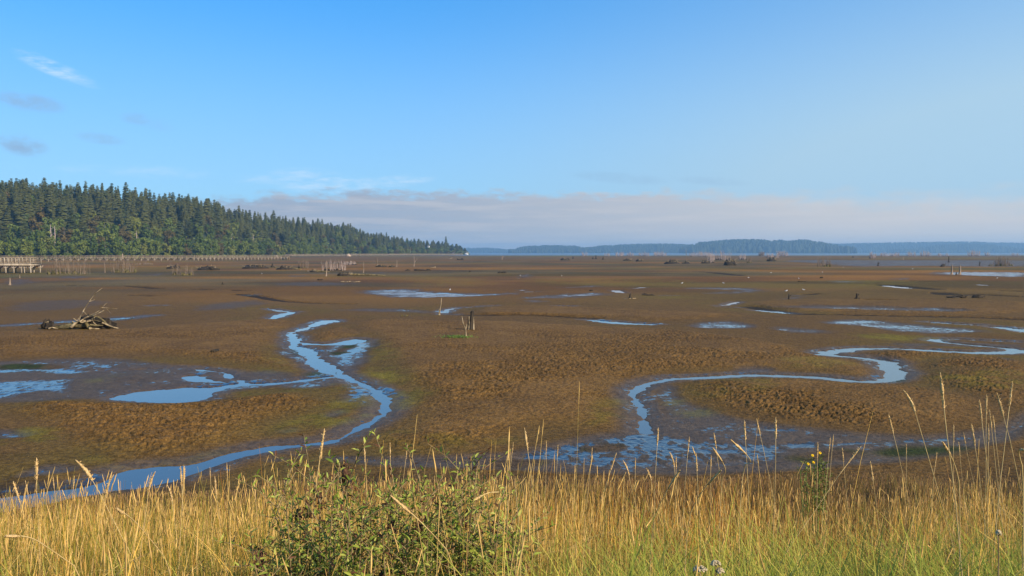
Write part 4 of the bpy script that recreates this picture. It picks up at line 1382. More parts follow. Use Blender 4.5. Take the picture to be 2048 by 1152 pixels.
rr = random.Random(4)
THK = .58
mb = MB()
mb.tube([PX(-80, 0, .1), PX(-60, 3, .1), PX(-35, 5, 0), PX(-12, 9, 0), PX(8, 9, .1)], [.08, .14, .17, .21, .22], 10, True, .22, rr)
mb.build('log', M['mosslog'], root)
mb = MB()
for c in ((-78, 8), (-74, 4), (-70, 6), (-66, 3)):
    mb.lump(PX(c[0], c[1], .0), (.22, .25, .34), 8, 6, .4, rr)
mb.lump(PX(8, 8, .4), (.55, .35, .55), 9, 7, .35, rr)
mb.lump(PX(18, 8, .45), (.55, .35, .5), 9, 7, .35, rr)
mb.lump(PX(38, 6, .3), (.8, .35, .42), 9, 7, .35, rr)
mb.build('root_mass', M['dark'], root)
ROOTS = [
    ([(-18, 4), (-10, 14), (-2, 18), (8, 17)], .16, .1), ([(-12, 24), (-6, 18), (3, 14), (14, 16), (24, 22)], .05, .09), ([(0, 16), (4, 20), (10, 25), (22, 29), (34, 34), (46, 40)], .1, .035),
    ([(-2, 18), (0, 28), (5, 38), (12, 28)], .05, .04), ([(10, 15), (24, 19), (28, 26), (22, 30)], .09, .05), ([(30, 28), (38, 27), (46, 20), (52, 10), (60, 2)], .08, .13),
    ([(46, 14), (56, 9), (66, 4), (76, 1)], .13, .07), ([(12, 16), (16, 6), (22, 0)], .16, .18), ([(20, 2), (30, 1), (40, 0)], .16, .08), ([(28, 22), (30, 14), (36, 8)], .06, .04),
    ([(-20, 16), (-14, 10), (-6, 5)], .06, .1), ([(-75, 14), (-71, 16), (-68, 8), (-64, 1)], .06, .09), ([(-66, 2), (-60, 4), (-50, 1)], .1, .06), ([(28, 20), (40, 16), (50, 17)], .05, .04), ([(24, 10), (34, 9), (48, 8)], .1, .07),
]
for pts, a, b in ROOTS:
    mb = MB()
    dep = rr.uniform(-.45, -.1)
    n = len(pts)
    mb.tube([PX(p[0], p[1], dep + .1 * i) for i, p in enumerate(pts)], [(a + (b - a) * i / (n - 1)) * THK for i in range(n)], 6, True, .3, rr)
    mb.build('root', M['mosslog' if rr.random() < .4 else 'drift'], root)
for pts, a in (([(5, 37), (12, 50), (20, 63), (30, 77), (43, 87)], .038), ([(19, 59), (26, 61), (29, 64)], .02), ([(30, 34), (40, 40), (50, 52), (54, 56)], .02), ([(42, 46), (60, 45), (76, 43)], .022), ([(55, 44), (62, 35), (64, 33)], .015),
               ([(20, 30), (30, 34), (36, 37)], .025), ([(-6, 20), (2, 33), (4, 40)], .03), ([(-2, 52), (-6, 53)], .015)):
    mb = MB()
    n = len(pts)
    mb.tube([PX(p[0], p[1], -.2 + .06 * i) for i, p in enumerate(pts)], [a * (1 - .6 * i / (n - 1)) for i in range(n)], 5, True, .1, rr)
    mb.build('branch', M['drift'], root)
tag(root, 'fallen bleached tree with tangled roots and one long bare branch, on the left mud', 'fallen tree')

# ------------------------------------------------------------------ gulls


def gull(px, py, label, rz, s=1.0):
    x, y, z = pix(px, py)
    r = empty('gull', (x, y, z), rz)
    r.scale = (s, s, s)
    tag(r, label, 'gull', 'gulls on the mudflat')
    if 'gull' not in PROTO:
        a = MB()
        a.tube([(-.24, 0, .2), (-.16, 0, .215), (-.04, 0, .215), (.08, 0, .23), (.14, 0, .28), (.17, 0, .34), (.21, 0, .36), (.245, 0, .355)], [.015, .06, .09, .085, .055, .042, .045, .02], 8)
        b = MB()
        for s_ in (-1, 1):
            b.tube([(.06, s_ * .085, .25), (-.1, s_ * .08, .25), (-.27, s_ * .03, .23)], [.035, .045, .012], 6)
        c = MB(); c.tube([(.24, 0, .355), (.31, 0, .345)], [.014, .006], 5)
        e = MB()
        for s_ in (-1, 1): e.tube([(0, s_ * .035, .16), (0, s_ * .035, 0), (.05, s_ * .035, 0)], [.009, .008, .008], 4)
        PROTO['gull'] = (a.build('body', M['gull'], smooth=True), b.build('wing_pair', M['wing'], smooth=True), c.build('beak', M['beak']), e.build('leg_pair', M['beak']))
        for p in PROTO['gull']: p.parent = r
    else:
        for src in PROTO['gull']:
            c = src.copy(); COL.objects.link(c); c.parent = r


for px, py, lab in ((523.5, 549.5, 'white gull on the mud below the wide bleached root pile'), (616, 543.5, 'white gull beside the black stump with the pale log'), (1040.5, 553, 'white gull at the small puddle in the middle distance'),
                    (1123.5, 553.5, 'white gull on the olive mud right of the middle puddle'), (900, 582.5, 'white gull at the far edge of the long wet sheet'), (1497, 557, 'white gull right of the mud gully below the highest hill'),
                    (1447, 568.5, 'white gull on bare mud left of a small dark hump'), (1364, 568.5, 'left of two gulls by the thin bright puddle'), (1542, 547.5, 'white gull left of the lone grey thicket on dark mud'),
                    (1645, 546.5, 'white gull straight below the tall grey thicket'), (1597.5, 559, 'white gull above a thin dark stick'), (1686, 535.5, 'white gull at the wet edge right of the tall grey thicket'),
                    (1572, 584.5, 'white gull above the anvil-topped stump'), (1607.5, 582, 'white gull right of the one above the anvil-topped stump'), (1994, 558, 'white gull below the shallow water at the right'), (1825, 539, 'white gull on dark mud left of the golden posts')):
    gull(px, py, lab, random.uniform(0, 6.28), .72)

# ------------------------------------------------------------------ foreground grass on the dike


def zg(X, Y):
    return lie(np.asarray(X, float), np.asarray(Y, float))


def ribbons(base, tip, bend, w0, w1, seg, yaw):
    """Curved tapering blades; arrays (n,...)."""
    n = len(base)
    t = np.linspace(0, 1, seg + 1)
    ctl = base + (tip - base) * .5 + bend
    pts = ((1 - t) ** 2)[None, :, None] * base[:, None] + (2 * t * (1 - t))[None, :, None] * ctl[:, None] + (t ** 2)[None, :, None] * tip[:, None]
    side = np.stack([np.cos(yaw), np.sin(yaw), np.zeros(n)], 1)
    w = w0[:, None] + (w1 - w0)[:, None] * t[None] ** 1.4
    a = pts - side[:, None] * w[..., None] * .5
    b = pts + side[:, None] * w[..., None] * .5
    v = np.stack([a, b], 2).reshape(n, -1, 3)
    m = (seg + 1) * 2
    f1 = np.array([[2 * k, 2 * k + 1, 2 * k + 3, 2 * k + 2] for k in range(seg)])
    f = (np.arange(n)[:, None, None] * m + f1[None]).reshape(-1, 4)
    return v.reshape(-1, 3), f, pts, np.repeat(t[None], n, 0)


def spindles(p0, p1, rad, rings, rn):
    """Seed heads: rough spindles from p0 to p1."""
    n = len(p0)
    prof = np.sin(np.linspace(.12, .97, rings) * math.pi) ** .6
    t = np.linspace(0, 1, rings)
    c = p0[:, None] + (p1 - p0)[:, None] * t[None, :, None]
    ang = np.arange(4) * math.pi / 2
    r = rad[:, None, None] * prof[None, :, None] * rn.uniform(.55, 1.35, (n, rings, 4))
    a = ang[None, None] + rn.uniform(0, 6.28, (n, 1, 1))
    v = np.stack([c[..., 0:1] + r * np.cos(a), c[..., 1:2] + r * np.sin(a), np.repeat(c[..., 2:3], 4, 2) + rn.uniform(-.004, .004, (n, rings, 4))], -1)
    f1 = np.array([[k * 4 + j, k * 4 + (j + 1) % 4, (k + 1) * 4 + (j + 1) % 4, (k + 1) * 4 + j] for k in range(rings - 1) for j in range(4)])
    f = (np.arange(n)[:, None, None] * rings * 4 + f1[None]).reshape(-1, 4)
    return v.reshape(-1, 3), f, rings * 4


def pxof(X, Y):
    return CX + X / np.maximum(Y, .3) * F_PX


def join(parts):
    V, Fq, C = [], [], []
    b = 0
    for v, f, c in parts:
        V.append(v); Fq.append(f + b); C.append(c); b += len(v)
    return np.concatenate(V), np.concatenate(Fq), np.concatenate(C)


def field(n, y0, y1, rn, pw=1.0):
    Y = y0 + (y1 - y0) * rn.uniform(0, 1, n) ** pw
    X = rn.uniform(-1, 1, n) * (.70 * Y + 2.4)
    return X, Y


def grass():
    rn = np.random.default_rng(42)
    parts = []
    gold, straw, rust, green = np.array([.72, .41, .06]), np.array([.82, .58, .19]), np.array([.34, .13, .035]), np.array([.22, .24, .03])

    def tone(X, Y, n, greeny):
        r = rn.uniform(0, 1, (n, 1))
        c = gold * (1 - r) + straw * r
        c = c + (rust - c) * (rn.uniform(0, 1, (n, 1)) < .22) * .75
        c = c + (green - c) * (rn.uniform(0, 1, (n, 1)) < greeny[:, None]) * .8
        return c * rn.uniform(.7, 1.2, (n, 1))
    # standing stems
    n = 70000
    X, Y = field(n, 1.55, 17.6, rn)
    clump = fbm(X * 1.3, Y * 1.3, 91, 3)
    pxx = pxof(X, Y)
    lush = sst(980, 1250, pxx) * sst(5.0, 3.2, Y)
    keep = rn.uniform(0, 1, n) < (.22 + .78 * sst(.34, .62, clump)) * (1 - .74 * lush) * (.62 + .38 * sst(3, 8, Y))
    keep |= (Y > 10.5) & (rn.uniform(0, 1, n) < .6)
    keep &= ~((pxx > 1880) & (Y > 9.5) & (rn.uniform(0, 1, n) < .25))
    keep &= ~((pxx > 545) & (pxx < 1030) & (Y < 4.7) & (rn.uniform(0, 1, n) < .28))
    X, Y = X[keep], Y[keep]; n = len(X); pxx = pxof(X, Y); lush = lush[keep]
    z = zg(X, Y)
    low = sst(7, 14, Y)
    hh = (.46 + .56 * rn.uniform(0, 1, n) ** 1.5) * (1 - .04 * low) * (.52 + .9 * fbm(X * .9, Y * .9, 93, 3)) * .95
    tall = rn.uniform(0, 1, n) < np.where(Y < 3.0, 0, np.where((pxx > 1720) & (Y < 7), .14, np.where(pxx > 1000, .03, .008)))
    hh = np.where(tall, hh * rn.uniform(1.15, 1.5, n), hh)
    yl = np.interp(pxx, [0, 480, 560, 900, 1000, 1450, 1520, 1800, 1880, 2048], [1000, 985, 965, 965, 960, 962, 945, 945, 962, 958])
    cap = 5 - (yl - 505) / F_PX * Y - z
    far_ = Y > 8.5
    hh = np.where(far_, np.minimum(hh, np.maximum(cap, .03) * rn.uniform(.75, 1.12, n)), hh)
    hollow = sst(1480, 1580, pxx) * sst(1860, 1780, pxx) * sst(6.0, 8.5, Y)
    hh *= 1 - .1 * hollow
    hh *= 1 - .20 * lush
    base = np.stack([X, Y, z - .03], 1)
    dr = rn.normal(size=(n, 2)) * .13 + np.array([.03, .0])
    wild = rn.uniform(0, 1, n) < .11
    dr[wild] *= 3.2
    tip = base + np.stack([dr[:, 0] * hh, dr[:, 1] * hh, hh * (1 - .25 * wild)], 1)
    bend = np.stack([-dr[:, 0] * hh * .25, -dr[:, 1] * hh * .25, np.zeros(n)], 1)
    yaw = rn.uniform(0, math.pi, n)
    wsc = np.clip(Y / 5, .75, 1.5)
    v, f, pts, t = ribbons(base, tip, bend, .0034 * wsc * rn.uniform(.7, 1.3, n), .0013 * wsc, 4, yaw)
    orp = (sst(.42, .6, fbm(X * .35, Y * .35, 96, 2)) * (.35 + .65 * sst(950, 1150, pxx) * sst(1700, 1500, pxx)))[:, None]
    c = tone(X, Y, n, .10 + .22 * sst(620, 520, pxx) + .3 * lush + .25 * sst(.45, .65, fbm(X * .4, Y * .4, 95, 2)))
    c = c * (1 - orp * np.array([.04, .22, .42]))
    c = c + (np.array([.15, .08, .025]) - c) * (hollow * .62 * (rn.uniform(0, 1, n) < .75))[:, None]
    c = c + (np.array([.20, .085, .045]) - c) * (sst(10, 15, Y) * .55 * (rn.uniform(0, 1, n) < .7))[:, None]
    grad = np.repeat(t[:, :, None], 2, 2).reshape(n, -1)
    cc = c[:, None] + (np.array([.085, .09, .018]) - c[:, None]) * (np.clip(1 - grad * 1.45, 0, 1) * .85)[..., None]  # green stem bases, darkened to paint in the shade low down
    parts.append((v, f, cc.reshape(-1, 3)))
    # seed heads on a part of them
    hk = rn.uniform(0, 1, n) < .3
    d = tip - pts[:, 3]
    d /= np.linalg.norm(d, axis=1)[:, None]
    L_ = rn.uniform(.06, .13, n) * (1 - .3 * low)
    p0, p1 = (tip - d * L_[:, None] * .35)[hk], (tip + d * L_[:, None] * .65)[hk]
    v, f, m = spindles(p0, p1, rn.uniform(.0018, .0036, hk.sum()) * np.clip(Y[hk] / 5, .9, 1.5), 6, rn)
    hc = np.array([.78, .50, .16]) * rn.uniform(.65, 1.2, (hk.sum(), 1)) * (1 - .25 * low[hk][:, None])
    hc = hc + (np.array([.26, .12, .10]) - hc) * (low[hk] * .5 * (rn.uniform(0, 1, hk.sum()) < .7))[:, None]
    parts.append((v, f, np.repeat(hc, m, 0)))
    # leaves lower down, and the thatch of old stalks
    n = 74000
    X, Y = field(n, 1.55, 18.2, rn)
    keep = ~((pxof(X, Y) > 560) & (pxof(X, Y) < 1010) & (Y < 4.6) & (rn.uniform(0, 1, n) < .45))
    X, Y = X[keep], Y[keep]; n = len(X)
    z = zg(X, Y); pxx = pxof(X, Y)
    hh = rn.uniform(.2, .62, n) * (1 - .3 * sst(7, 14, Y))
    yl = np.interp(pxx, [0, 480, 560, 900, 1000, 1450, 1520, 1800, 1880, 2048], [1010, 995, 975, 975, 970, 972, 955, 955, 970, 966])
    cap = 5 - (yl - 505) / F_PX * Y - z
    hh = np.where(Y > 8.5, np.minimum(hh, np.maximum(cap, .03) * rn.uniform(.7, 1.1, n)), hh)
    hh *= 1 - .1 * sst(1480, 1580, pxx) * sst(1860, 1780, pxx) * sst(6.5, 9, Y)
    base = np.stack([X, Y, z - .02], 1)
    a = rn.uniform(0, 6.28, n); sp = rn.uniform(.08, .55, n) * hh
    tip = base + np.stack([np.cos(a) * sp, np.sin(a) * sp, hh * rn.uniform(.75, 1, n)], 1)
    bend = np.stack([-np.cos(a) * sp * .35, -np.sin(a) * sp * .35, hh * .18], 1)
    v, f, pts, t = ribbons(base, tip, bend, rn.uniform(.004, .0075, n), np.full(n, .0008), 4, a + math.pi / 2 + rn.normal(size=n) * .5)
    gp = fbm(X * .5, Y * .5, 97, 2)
    c = tone(X, Y, n, .6 + .6 * (gp - .4) + .15 * sst(8, 4, Y)) * .52  # brown thatch tone, darkened further to paint shade between the stems
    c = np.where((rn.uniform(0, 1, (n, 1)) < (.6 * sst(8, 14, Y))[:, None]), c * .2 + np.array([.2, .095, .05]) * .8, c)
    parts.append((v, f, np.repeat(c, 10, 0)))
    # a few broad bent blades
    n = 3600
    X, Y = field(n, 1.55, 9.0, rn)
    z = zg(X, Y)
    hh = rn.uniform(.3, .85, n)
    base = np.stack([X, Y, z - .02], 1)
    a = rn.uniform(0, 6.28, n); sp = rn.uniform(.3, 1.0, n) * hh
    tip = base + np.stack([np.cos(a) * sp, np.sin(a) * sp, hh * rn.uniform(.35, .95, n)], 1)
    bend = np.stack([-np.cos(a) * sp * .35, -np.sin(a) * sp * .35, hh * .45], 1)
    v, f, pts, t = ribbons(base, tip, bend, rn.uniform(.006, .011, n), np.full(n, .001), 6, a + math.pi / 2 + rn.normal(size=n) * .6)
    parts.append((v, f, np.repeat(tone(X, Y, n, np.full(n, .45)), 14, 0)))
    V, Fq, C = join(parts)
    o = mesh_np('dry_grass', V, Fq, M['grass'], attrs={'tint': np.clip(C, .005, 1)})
    tag(o, 'dry golden grass with seed heads covering the near bank', 'grass', kind='stuff')
    # lush green blades low on the right
    n = 62000
    X, Y = field(n, 1.5, 5.4, rn)
    pxx = pxof(X, Y)
    pr = sst(940, 1250, pxx) * sst(5.4, 4.0, Y) * (.22 + 1.0 * sst(.38, .6, fbm(X * 1.4, Y * 1.4, 99, 2))) + .05 * (pxx < 560) * sst(5, 3, Y)
    keep = rn.uniform(0, 1, n) < pr
    X, Y = X[keep], Y[keep]; n = len(X)
    z = zg(X, Y)
    hh = rn.uniform(.34, .82, n)
    base = np.stack([X, Y, z - .02], 1)
    a = rn.uniform(0, 6.28, n); sp = rn.uniform(.15, .75, n) * hh
    tip = base + np.stack([np.cos(a) * sp, np.sin(a) * sp, hh * rn.uniform(.7, 1, n)], 1)
    bend = np.stack([-np.cos(a) * sp * .4, -np.sin(a) * sp * .4, hh * .25], 1)
    v, f, pts, t = ribbons(base, tip, bend, rn.uniform(.005, .010, n), np.full(n, .0008), 5, a + math.pi / 2 + rn.normal(size=n) * .4)
    r = rn.uniform(0, 1, (n, 1))
    c = np.array([.22, .29, .03]) * (1 - r) + np.array([.56, .47, .08]) * r
    c = c * rn.uniform(.7, 1.15, (n, 1))
    o = mesh_np('green_grass', v, f, M['lush'], attrs={'tint': np.repeat(c, 12, 0)})
    tag(o, 'lush yellow-green grass blades low on the right of the bank', 'grass', kind='stuff')


grass()

# tall single stalks standing out against the mud: top pixel, lean (x per y downward), head length, head radius, label
STALKS = [
    (1881, 745, .145, 72, .0055, 'tallest seed stalk of all, right of the second creek bend'), (1816, 776, .33, 52, .006, 'tall stalk with a side spikelet, left of the tallest stalk'),
    (1776.6, 828, .27, 40, .005, 'leaning thin stalk before the dark right mound'), (1958, 799, .17, 44, .005, 'left stalk of the tight bunch near the right edge'), (1972.5, 789, .02, 42, .005, 'upright tallest stalk of the tight bunch near the right edge'),
    (1979, 819, .15, 40, .0042, 'thin stalk in the middle of the tight bunch'), (1986, 829, .14, 36, .0042, 'right stalk of the tight bunch near the right edge'), (1976, 847, .03, 40, .0042, 'shortest stalk inside the tight bunch'),
    (1995, 785, .29, 50, .005, 'stalk leaning left at the right edge, crossed by another'), (2024, 763, -.09, 50, .0052, 'stalk leaning right at the right edge, crossing its neighbour'), (1906, 849, .03, 36, .0042, 'short upright stalk right of the tallest one'),
    (1926, 865, .24, 24, .004, 'small leaning stalk between the tallest one and the bunch'), (1943, 847, .17, 46, .005, 'leaning stalk left of the tight bunch'), (1918, 883, .12, 30, .004, 'short curved stalk over the dark weed bank'),
    (1813, 887, .01, 20, .0035, 'thin grey stalk with a tiny head over the dark weed'), (1873, 904, -.08, 30, .004, 'stalk leaning right over the dark weed bank'),
    (1489, 840, .07, 40, .006, 'left stalk of three tall ones right of the creek mouth'), (1514, 837, .24, 34, .0052, 'middle, leaning stalk of three tall ones right of the creek mouth'), (1552.5, 834, -.01, 44, .0058, 'right, thickest stalk of three tall ones right of the creek mouth'),
    (1317, 855, -.05, 36, .0058, 'upright stalk right at the mouth of the second creek'), (1378, 873, -.07, 32, .005, 'upright stalk second from the creek mouth'), (1427.5, 865, .17, 34, .005, 'stalk leaning left, third from the creek mouth'),
    (1344, 901, .14, 34, .006, 'stout stalk low in front of the wet mud'), (1352, 912, .0, 26, .005, 'short stalk touching the stout one'), (1392, 906.5, .06, 36, .006, 'curved stalk right of the stout one'), (1422, 910, .0, 30, .005, 'straight short stalk in the middle of the wet mud'),
    (1050, 856, .13, 46, .0058, 'tall single stalk left of the wet mud, right of the shrub'), (1026, 884, -.1, 24, .004, 'thin stalk left of the tall single one'), (1093, 880, -.02, 26, .0035, 'thin brownish stalk right of the tall single one'),
    (1116, 889, -.04, 24, .0035, 'second thin brownish stalk right of the tall single one'), (1184, 895, -.1, 22, .0035, 'thin brownish stalk leaning right over the wet mud'), (1233, 905, -.35, 36, .0055, 'stalk tilted strongly right over the wet mud'),
    (1251.5, 918, .22, 34, .006, 'stalk with a nodding head left of the creek mouth'), (1297, 934, .2, 28, .006, 'short nodding stalk below the creek mouth'), (1271, 915, .0, 24, .0038, 'thin upright stalk beside the nodding one'),
    (73.5, 915, .0, 46, .0075, 'thick upright seed head at the far left'), (160, 916, .55, 52, .009, 'thickest bent seed head, left of the creek'), (219.5, 946, -.22, 42, .0062, 'stalk tilted right over the creek water at left'),
    (25, 962, .33, 46, .0058, 'stalk leaning left at the left edge'), (105, 952, .12, 26, .0042, 'thin stalk between the two thick seed heads'), (149, 951, -.12, 26, .004, 'thin stalk just left of the thickest bent head'),
    (51, 960, .14, 30, .004, 'thin stalk left of the thick upright head'), (205, 948, .2, 26, .004, 'thin stalk touching the tilted one over the water'), (302, 940, -.16, 46, .0062, 'stalk tilted right in the middle of the left creek'),
    (360, 932, .06, 40, .0062, 'left of two twin stalks over the left creek bank'), (369, 932, -.09, 44, .006, 'right of two twin stalks over the left creek bank'), (340, 967, .12, 36, .0062, 'lower stout stalk left of the twin stalks'),
    (430, 952, .08, 40, .0055, 'stalk right of the twin stalks'), (454, 925, .03, 28, .004, 'thin stalk on bare mud right of the twin stalks'), (420, 934, .02, 22, .0035, 'very thin stalk between the twin stalks and the shrub'),
    (648, 857, -.15, 62, .0052, 'tallest straw stalk rising out of the leafy shrub'), (728, 885, .05, 40, .0045, 'straw stalk on the shrub, right of its tallest'), (780, 884, .02, 34, .004, 'thin straw stalk near the top of the shrub'),
    (815, 888, -.14, 30, .004, 'hooked straw stalk over the shrub'), (1020, 896, -.05, 30, .0042, 'thin stalk at the right edge of the shrub'), (1636, 883, .0, 34, .0045, 'red-brown stalk in front of the yellow-flowered plant'),
    (1660, 874, -.08, 30, .0045, 'left of two close stalks right of the yellow flowers'), (1667, 869, -.07, 24, .0042, 'right of two close stalks right of the yellow flowers'), (1684, 895, .12, 30, .0045, 'leaning stalk over the dark hollow'),
    (1722, 892, -.75, 42, .0055, 'stalk bent almost flat over the dark weed'), (1741, 922, .16, 40, .005, 'leaning stalk in the dark hollow at right'), (508, 958, .06, 34, .0055, 'stout stalk left of the shrub'), (10, 1072, .0, 0, 0, ''),
]


def stalk(px, py, lean, hl, hr, label):
    Y = min(max(.13 * F_PX / hl, 2.6), 7.5)
    tx, ty, tz = at_depth(px, py, Y)
    g = float(zg([tx], [ty])[0])
    h = tz - g
    L_ = hl / F_PX * Y
    r = empty('grass_stalk', (tx + lean * h * .8, ty, g))
    rnd = random.Random(int(px * 13 + py))
    off = lean * h * .8
    pts, rad = [], []
    for k in range(7):
        t = k / 6
        # straight in the upper part, more upright below
        xo = -off * (t ** 1.25) + rnd.uniform(-.004, .004)
        pts.append((xo, rnd.uniform(-.003, .003), -.03 + (h + .03) * t))
        rad.append(.0021 * (1.25 - .55 * t))
    top = Vector(pts[-1]); dirv = (top - Vector(pts[-2])).normalized()
    q = top - dirv * L_
    pts2 = [p for p in pts if p[2] < q.z - .01] + [tuple(q)]
    mb = MB(); mb.tube(pts2, rad[:len(pts2)], 5)
    mb.build('stem', M['stalk'], r)
    mb = MB()
    n = 13
    nod = .18 if hr > .0058 and abs(lean) > .1 else .0
    ps, rs = [], []
    for k in range(n):
        t = k / (n - 1)
        p = q + dirv * L_ * t
        p.x += -nod * L_ * t * t * (1 if lean > 0 else -1); p.z -= nod * .4 * L_ * t * t
        ps.append(tuple(p)); rs.append(max(.0009, hr * math.sin(math.pi * (.1 + .87 * t)) ** .55 * rnd.uniform(.72, 1.2) * (1.08 - .3 * t)))
    mb.tube(ps, rs, 7, True, .3, rnd)
    for k in range(26):
        t = rnd.uniform(.02, .9)
        p = Vector(ps[int(t * (n - 1))]); a = rnd.uniform(0, 6.28); rr_ = hr * 1.0
        e = Vector((math.cos(a) * rr_ * 1.25, math.sin(a) * rr_ * 1.25, L_ * .07))
        mb.tube([tuple(p + e * .3), tuple(p + e * .8), tuple(p + e * 1.25)], [hr * .3, hr * .32, .0004], 4, False)
    mb.build('seed_head', M['head'], r)
    tag(r, label, 'grass stalk', 'tall seed stalks standing above the grass')


for s in STALKS:
    if s[3]: stalk(*s)
# bent and fallen stalks
for k, (pts, Y, lab) in enumerate([
    ([(10, 1072), (60, 1072), (100, 1098), (175, 1150)], 2.9, 'fallen straw stalk curving down to the lower left corner'), ([(232, 1016), (262, 1035), (290, 1065), (350, 1140)], 3.2, 'bent straw stalk with its head hanging left'),
    ([(1461, 879), (1510, 925), (1480, 930)], 4.2, 'broken stalk with a sharp kink right of the creek mouth'), ([(1425, 895), (1456, 940), (1440, 960)], 4.4, 'broken stalk kinked low over the wet mud'),
    ([(780, 990), (850, 1050), (920, 1130)], 3.0, 'long straw stalk lying across the leafy shrub'), ([(1360, 940), (1322, 1000), (1300, 1060)], 3.6, 'stalk leaning far right below the creek mouth'), ([(1442, 940), (1400, 985), (1370, 1050)], 3.5, 'second stalk leaning far right, below the broken ones'),
    ([(1884, 883), (1910, 925), (1922, 985)], 3.6, 'kinked stalk over the dark weed bank'), ([(2048, 900), (2034, 898), (2050, 950)], 3.2, 'broken stalk poking in from the right edge'), ([(948, 1000), (975, 985), (998, 984)], 3.6, 'short straw stem lying level right of the shrub')]):
    P3 = [Vector(at_depth(p[0], p[1], Y + .1 * i)) for i, p in enumerate(pts)]
    last = P3[-1].copy(); last.z = gz(last.x, last.y)
    if k != 9: P3.append(last)
    base = P3[-1].copy()
    r = empty('bent_stalk', base)
    sm = [tuple(Vector(p) - base) for p in chaikin([tuple(p) for p in P3], 2, False)]
    sm = [tuple(float(c) for c in p) for p in sm]
    mb = MB(); mb.tube(sm, .0022, 5); mb.build('stem', M['stalk'], r)
    mb = MB(); rnd = random.Random(k)
    a = Vector(sm[0]); b = Vector(sm[min(4, len(sm) - 1)])
    n = 10
    mb.tube([tuple(a.lerp(b, i / (n - 1)) + Vector((0, -.003, 0))) for i in range(n)], [max(.001, .006 * math.sin(math.pi * (.06 + .86 * i / (n - 1))) ** .6 * rnd.uniform(.75, 1.2)) for i in range(n)], 7, True, .3, rnd)
    mb.build('seed_head', M['head'], r)
    tag(r, lab, 'grass stalk', 'bent and broken grass stalks')

# ------------------------------------------------------------------ leafy shrub in the middle


def leaf_set(centers, dirs, lens, rn, wid=.3):
    """Lanceolate folded leaves: base point, direction, length."""
    n = len(centers)
    up = np.array([0, 0, 1.0])
    side = np.cross(dirs, up[None] + rn.normal(size=(n, 3)) * .5); side /= np.linalg.norm(side, axis=1)[:, None] + 1e-9
    nor = np.cross(side, dirs)
    l = lens[:, None]
    fold = rn.uniform(.02, .16, (n, 1)) * l
    curl = rn.uniform(-.05, .3, (n, 1)) * l
    p0 = centers
    a = [p0,
         p0 + dirs * l * .33 + side * l * wid * .48 + nor * fold - nor * curl * .1, p0 + dirs * l * .35 - nor * curl * .1, p0 + dirs * l * .33 - side * l * wid * .48 + nor * fold - nor * curl * .1,
         p0 + dirs * l * .7 + side * l * wid * .36 + nor * fold * .8 - nor * curl * .45, p0 + dirs * l * .72 - nor * curl * .45, p0 + dirs * l * .7 - side * l * wid * .36 + nor * fold * .8 - nor * curl * .45,
         p0 + dirs * l - nor * curl]
    v = np.stack(a, 1).reshape(-1, 3)
    k = np.arange(n)[:, None] * 8
    q = np.concatenate([k + np.array([[1, 4, 5, 2]]), k + np.array([[2, 5, 6, 3]])])
    t = np.concatenate([k + np.array([[0, 1, 2]]), k + np.array([[0, 2, 3]]), k + np.array([[4, 7, 5]]), k + np.array([[5, 7, 6]])])
    return v, q, t


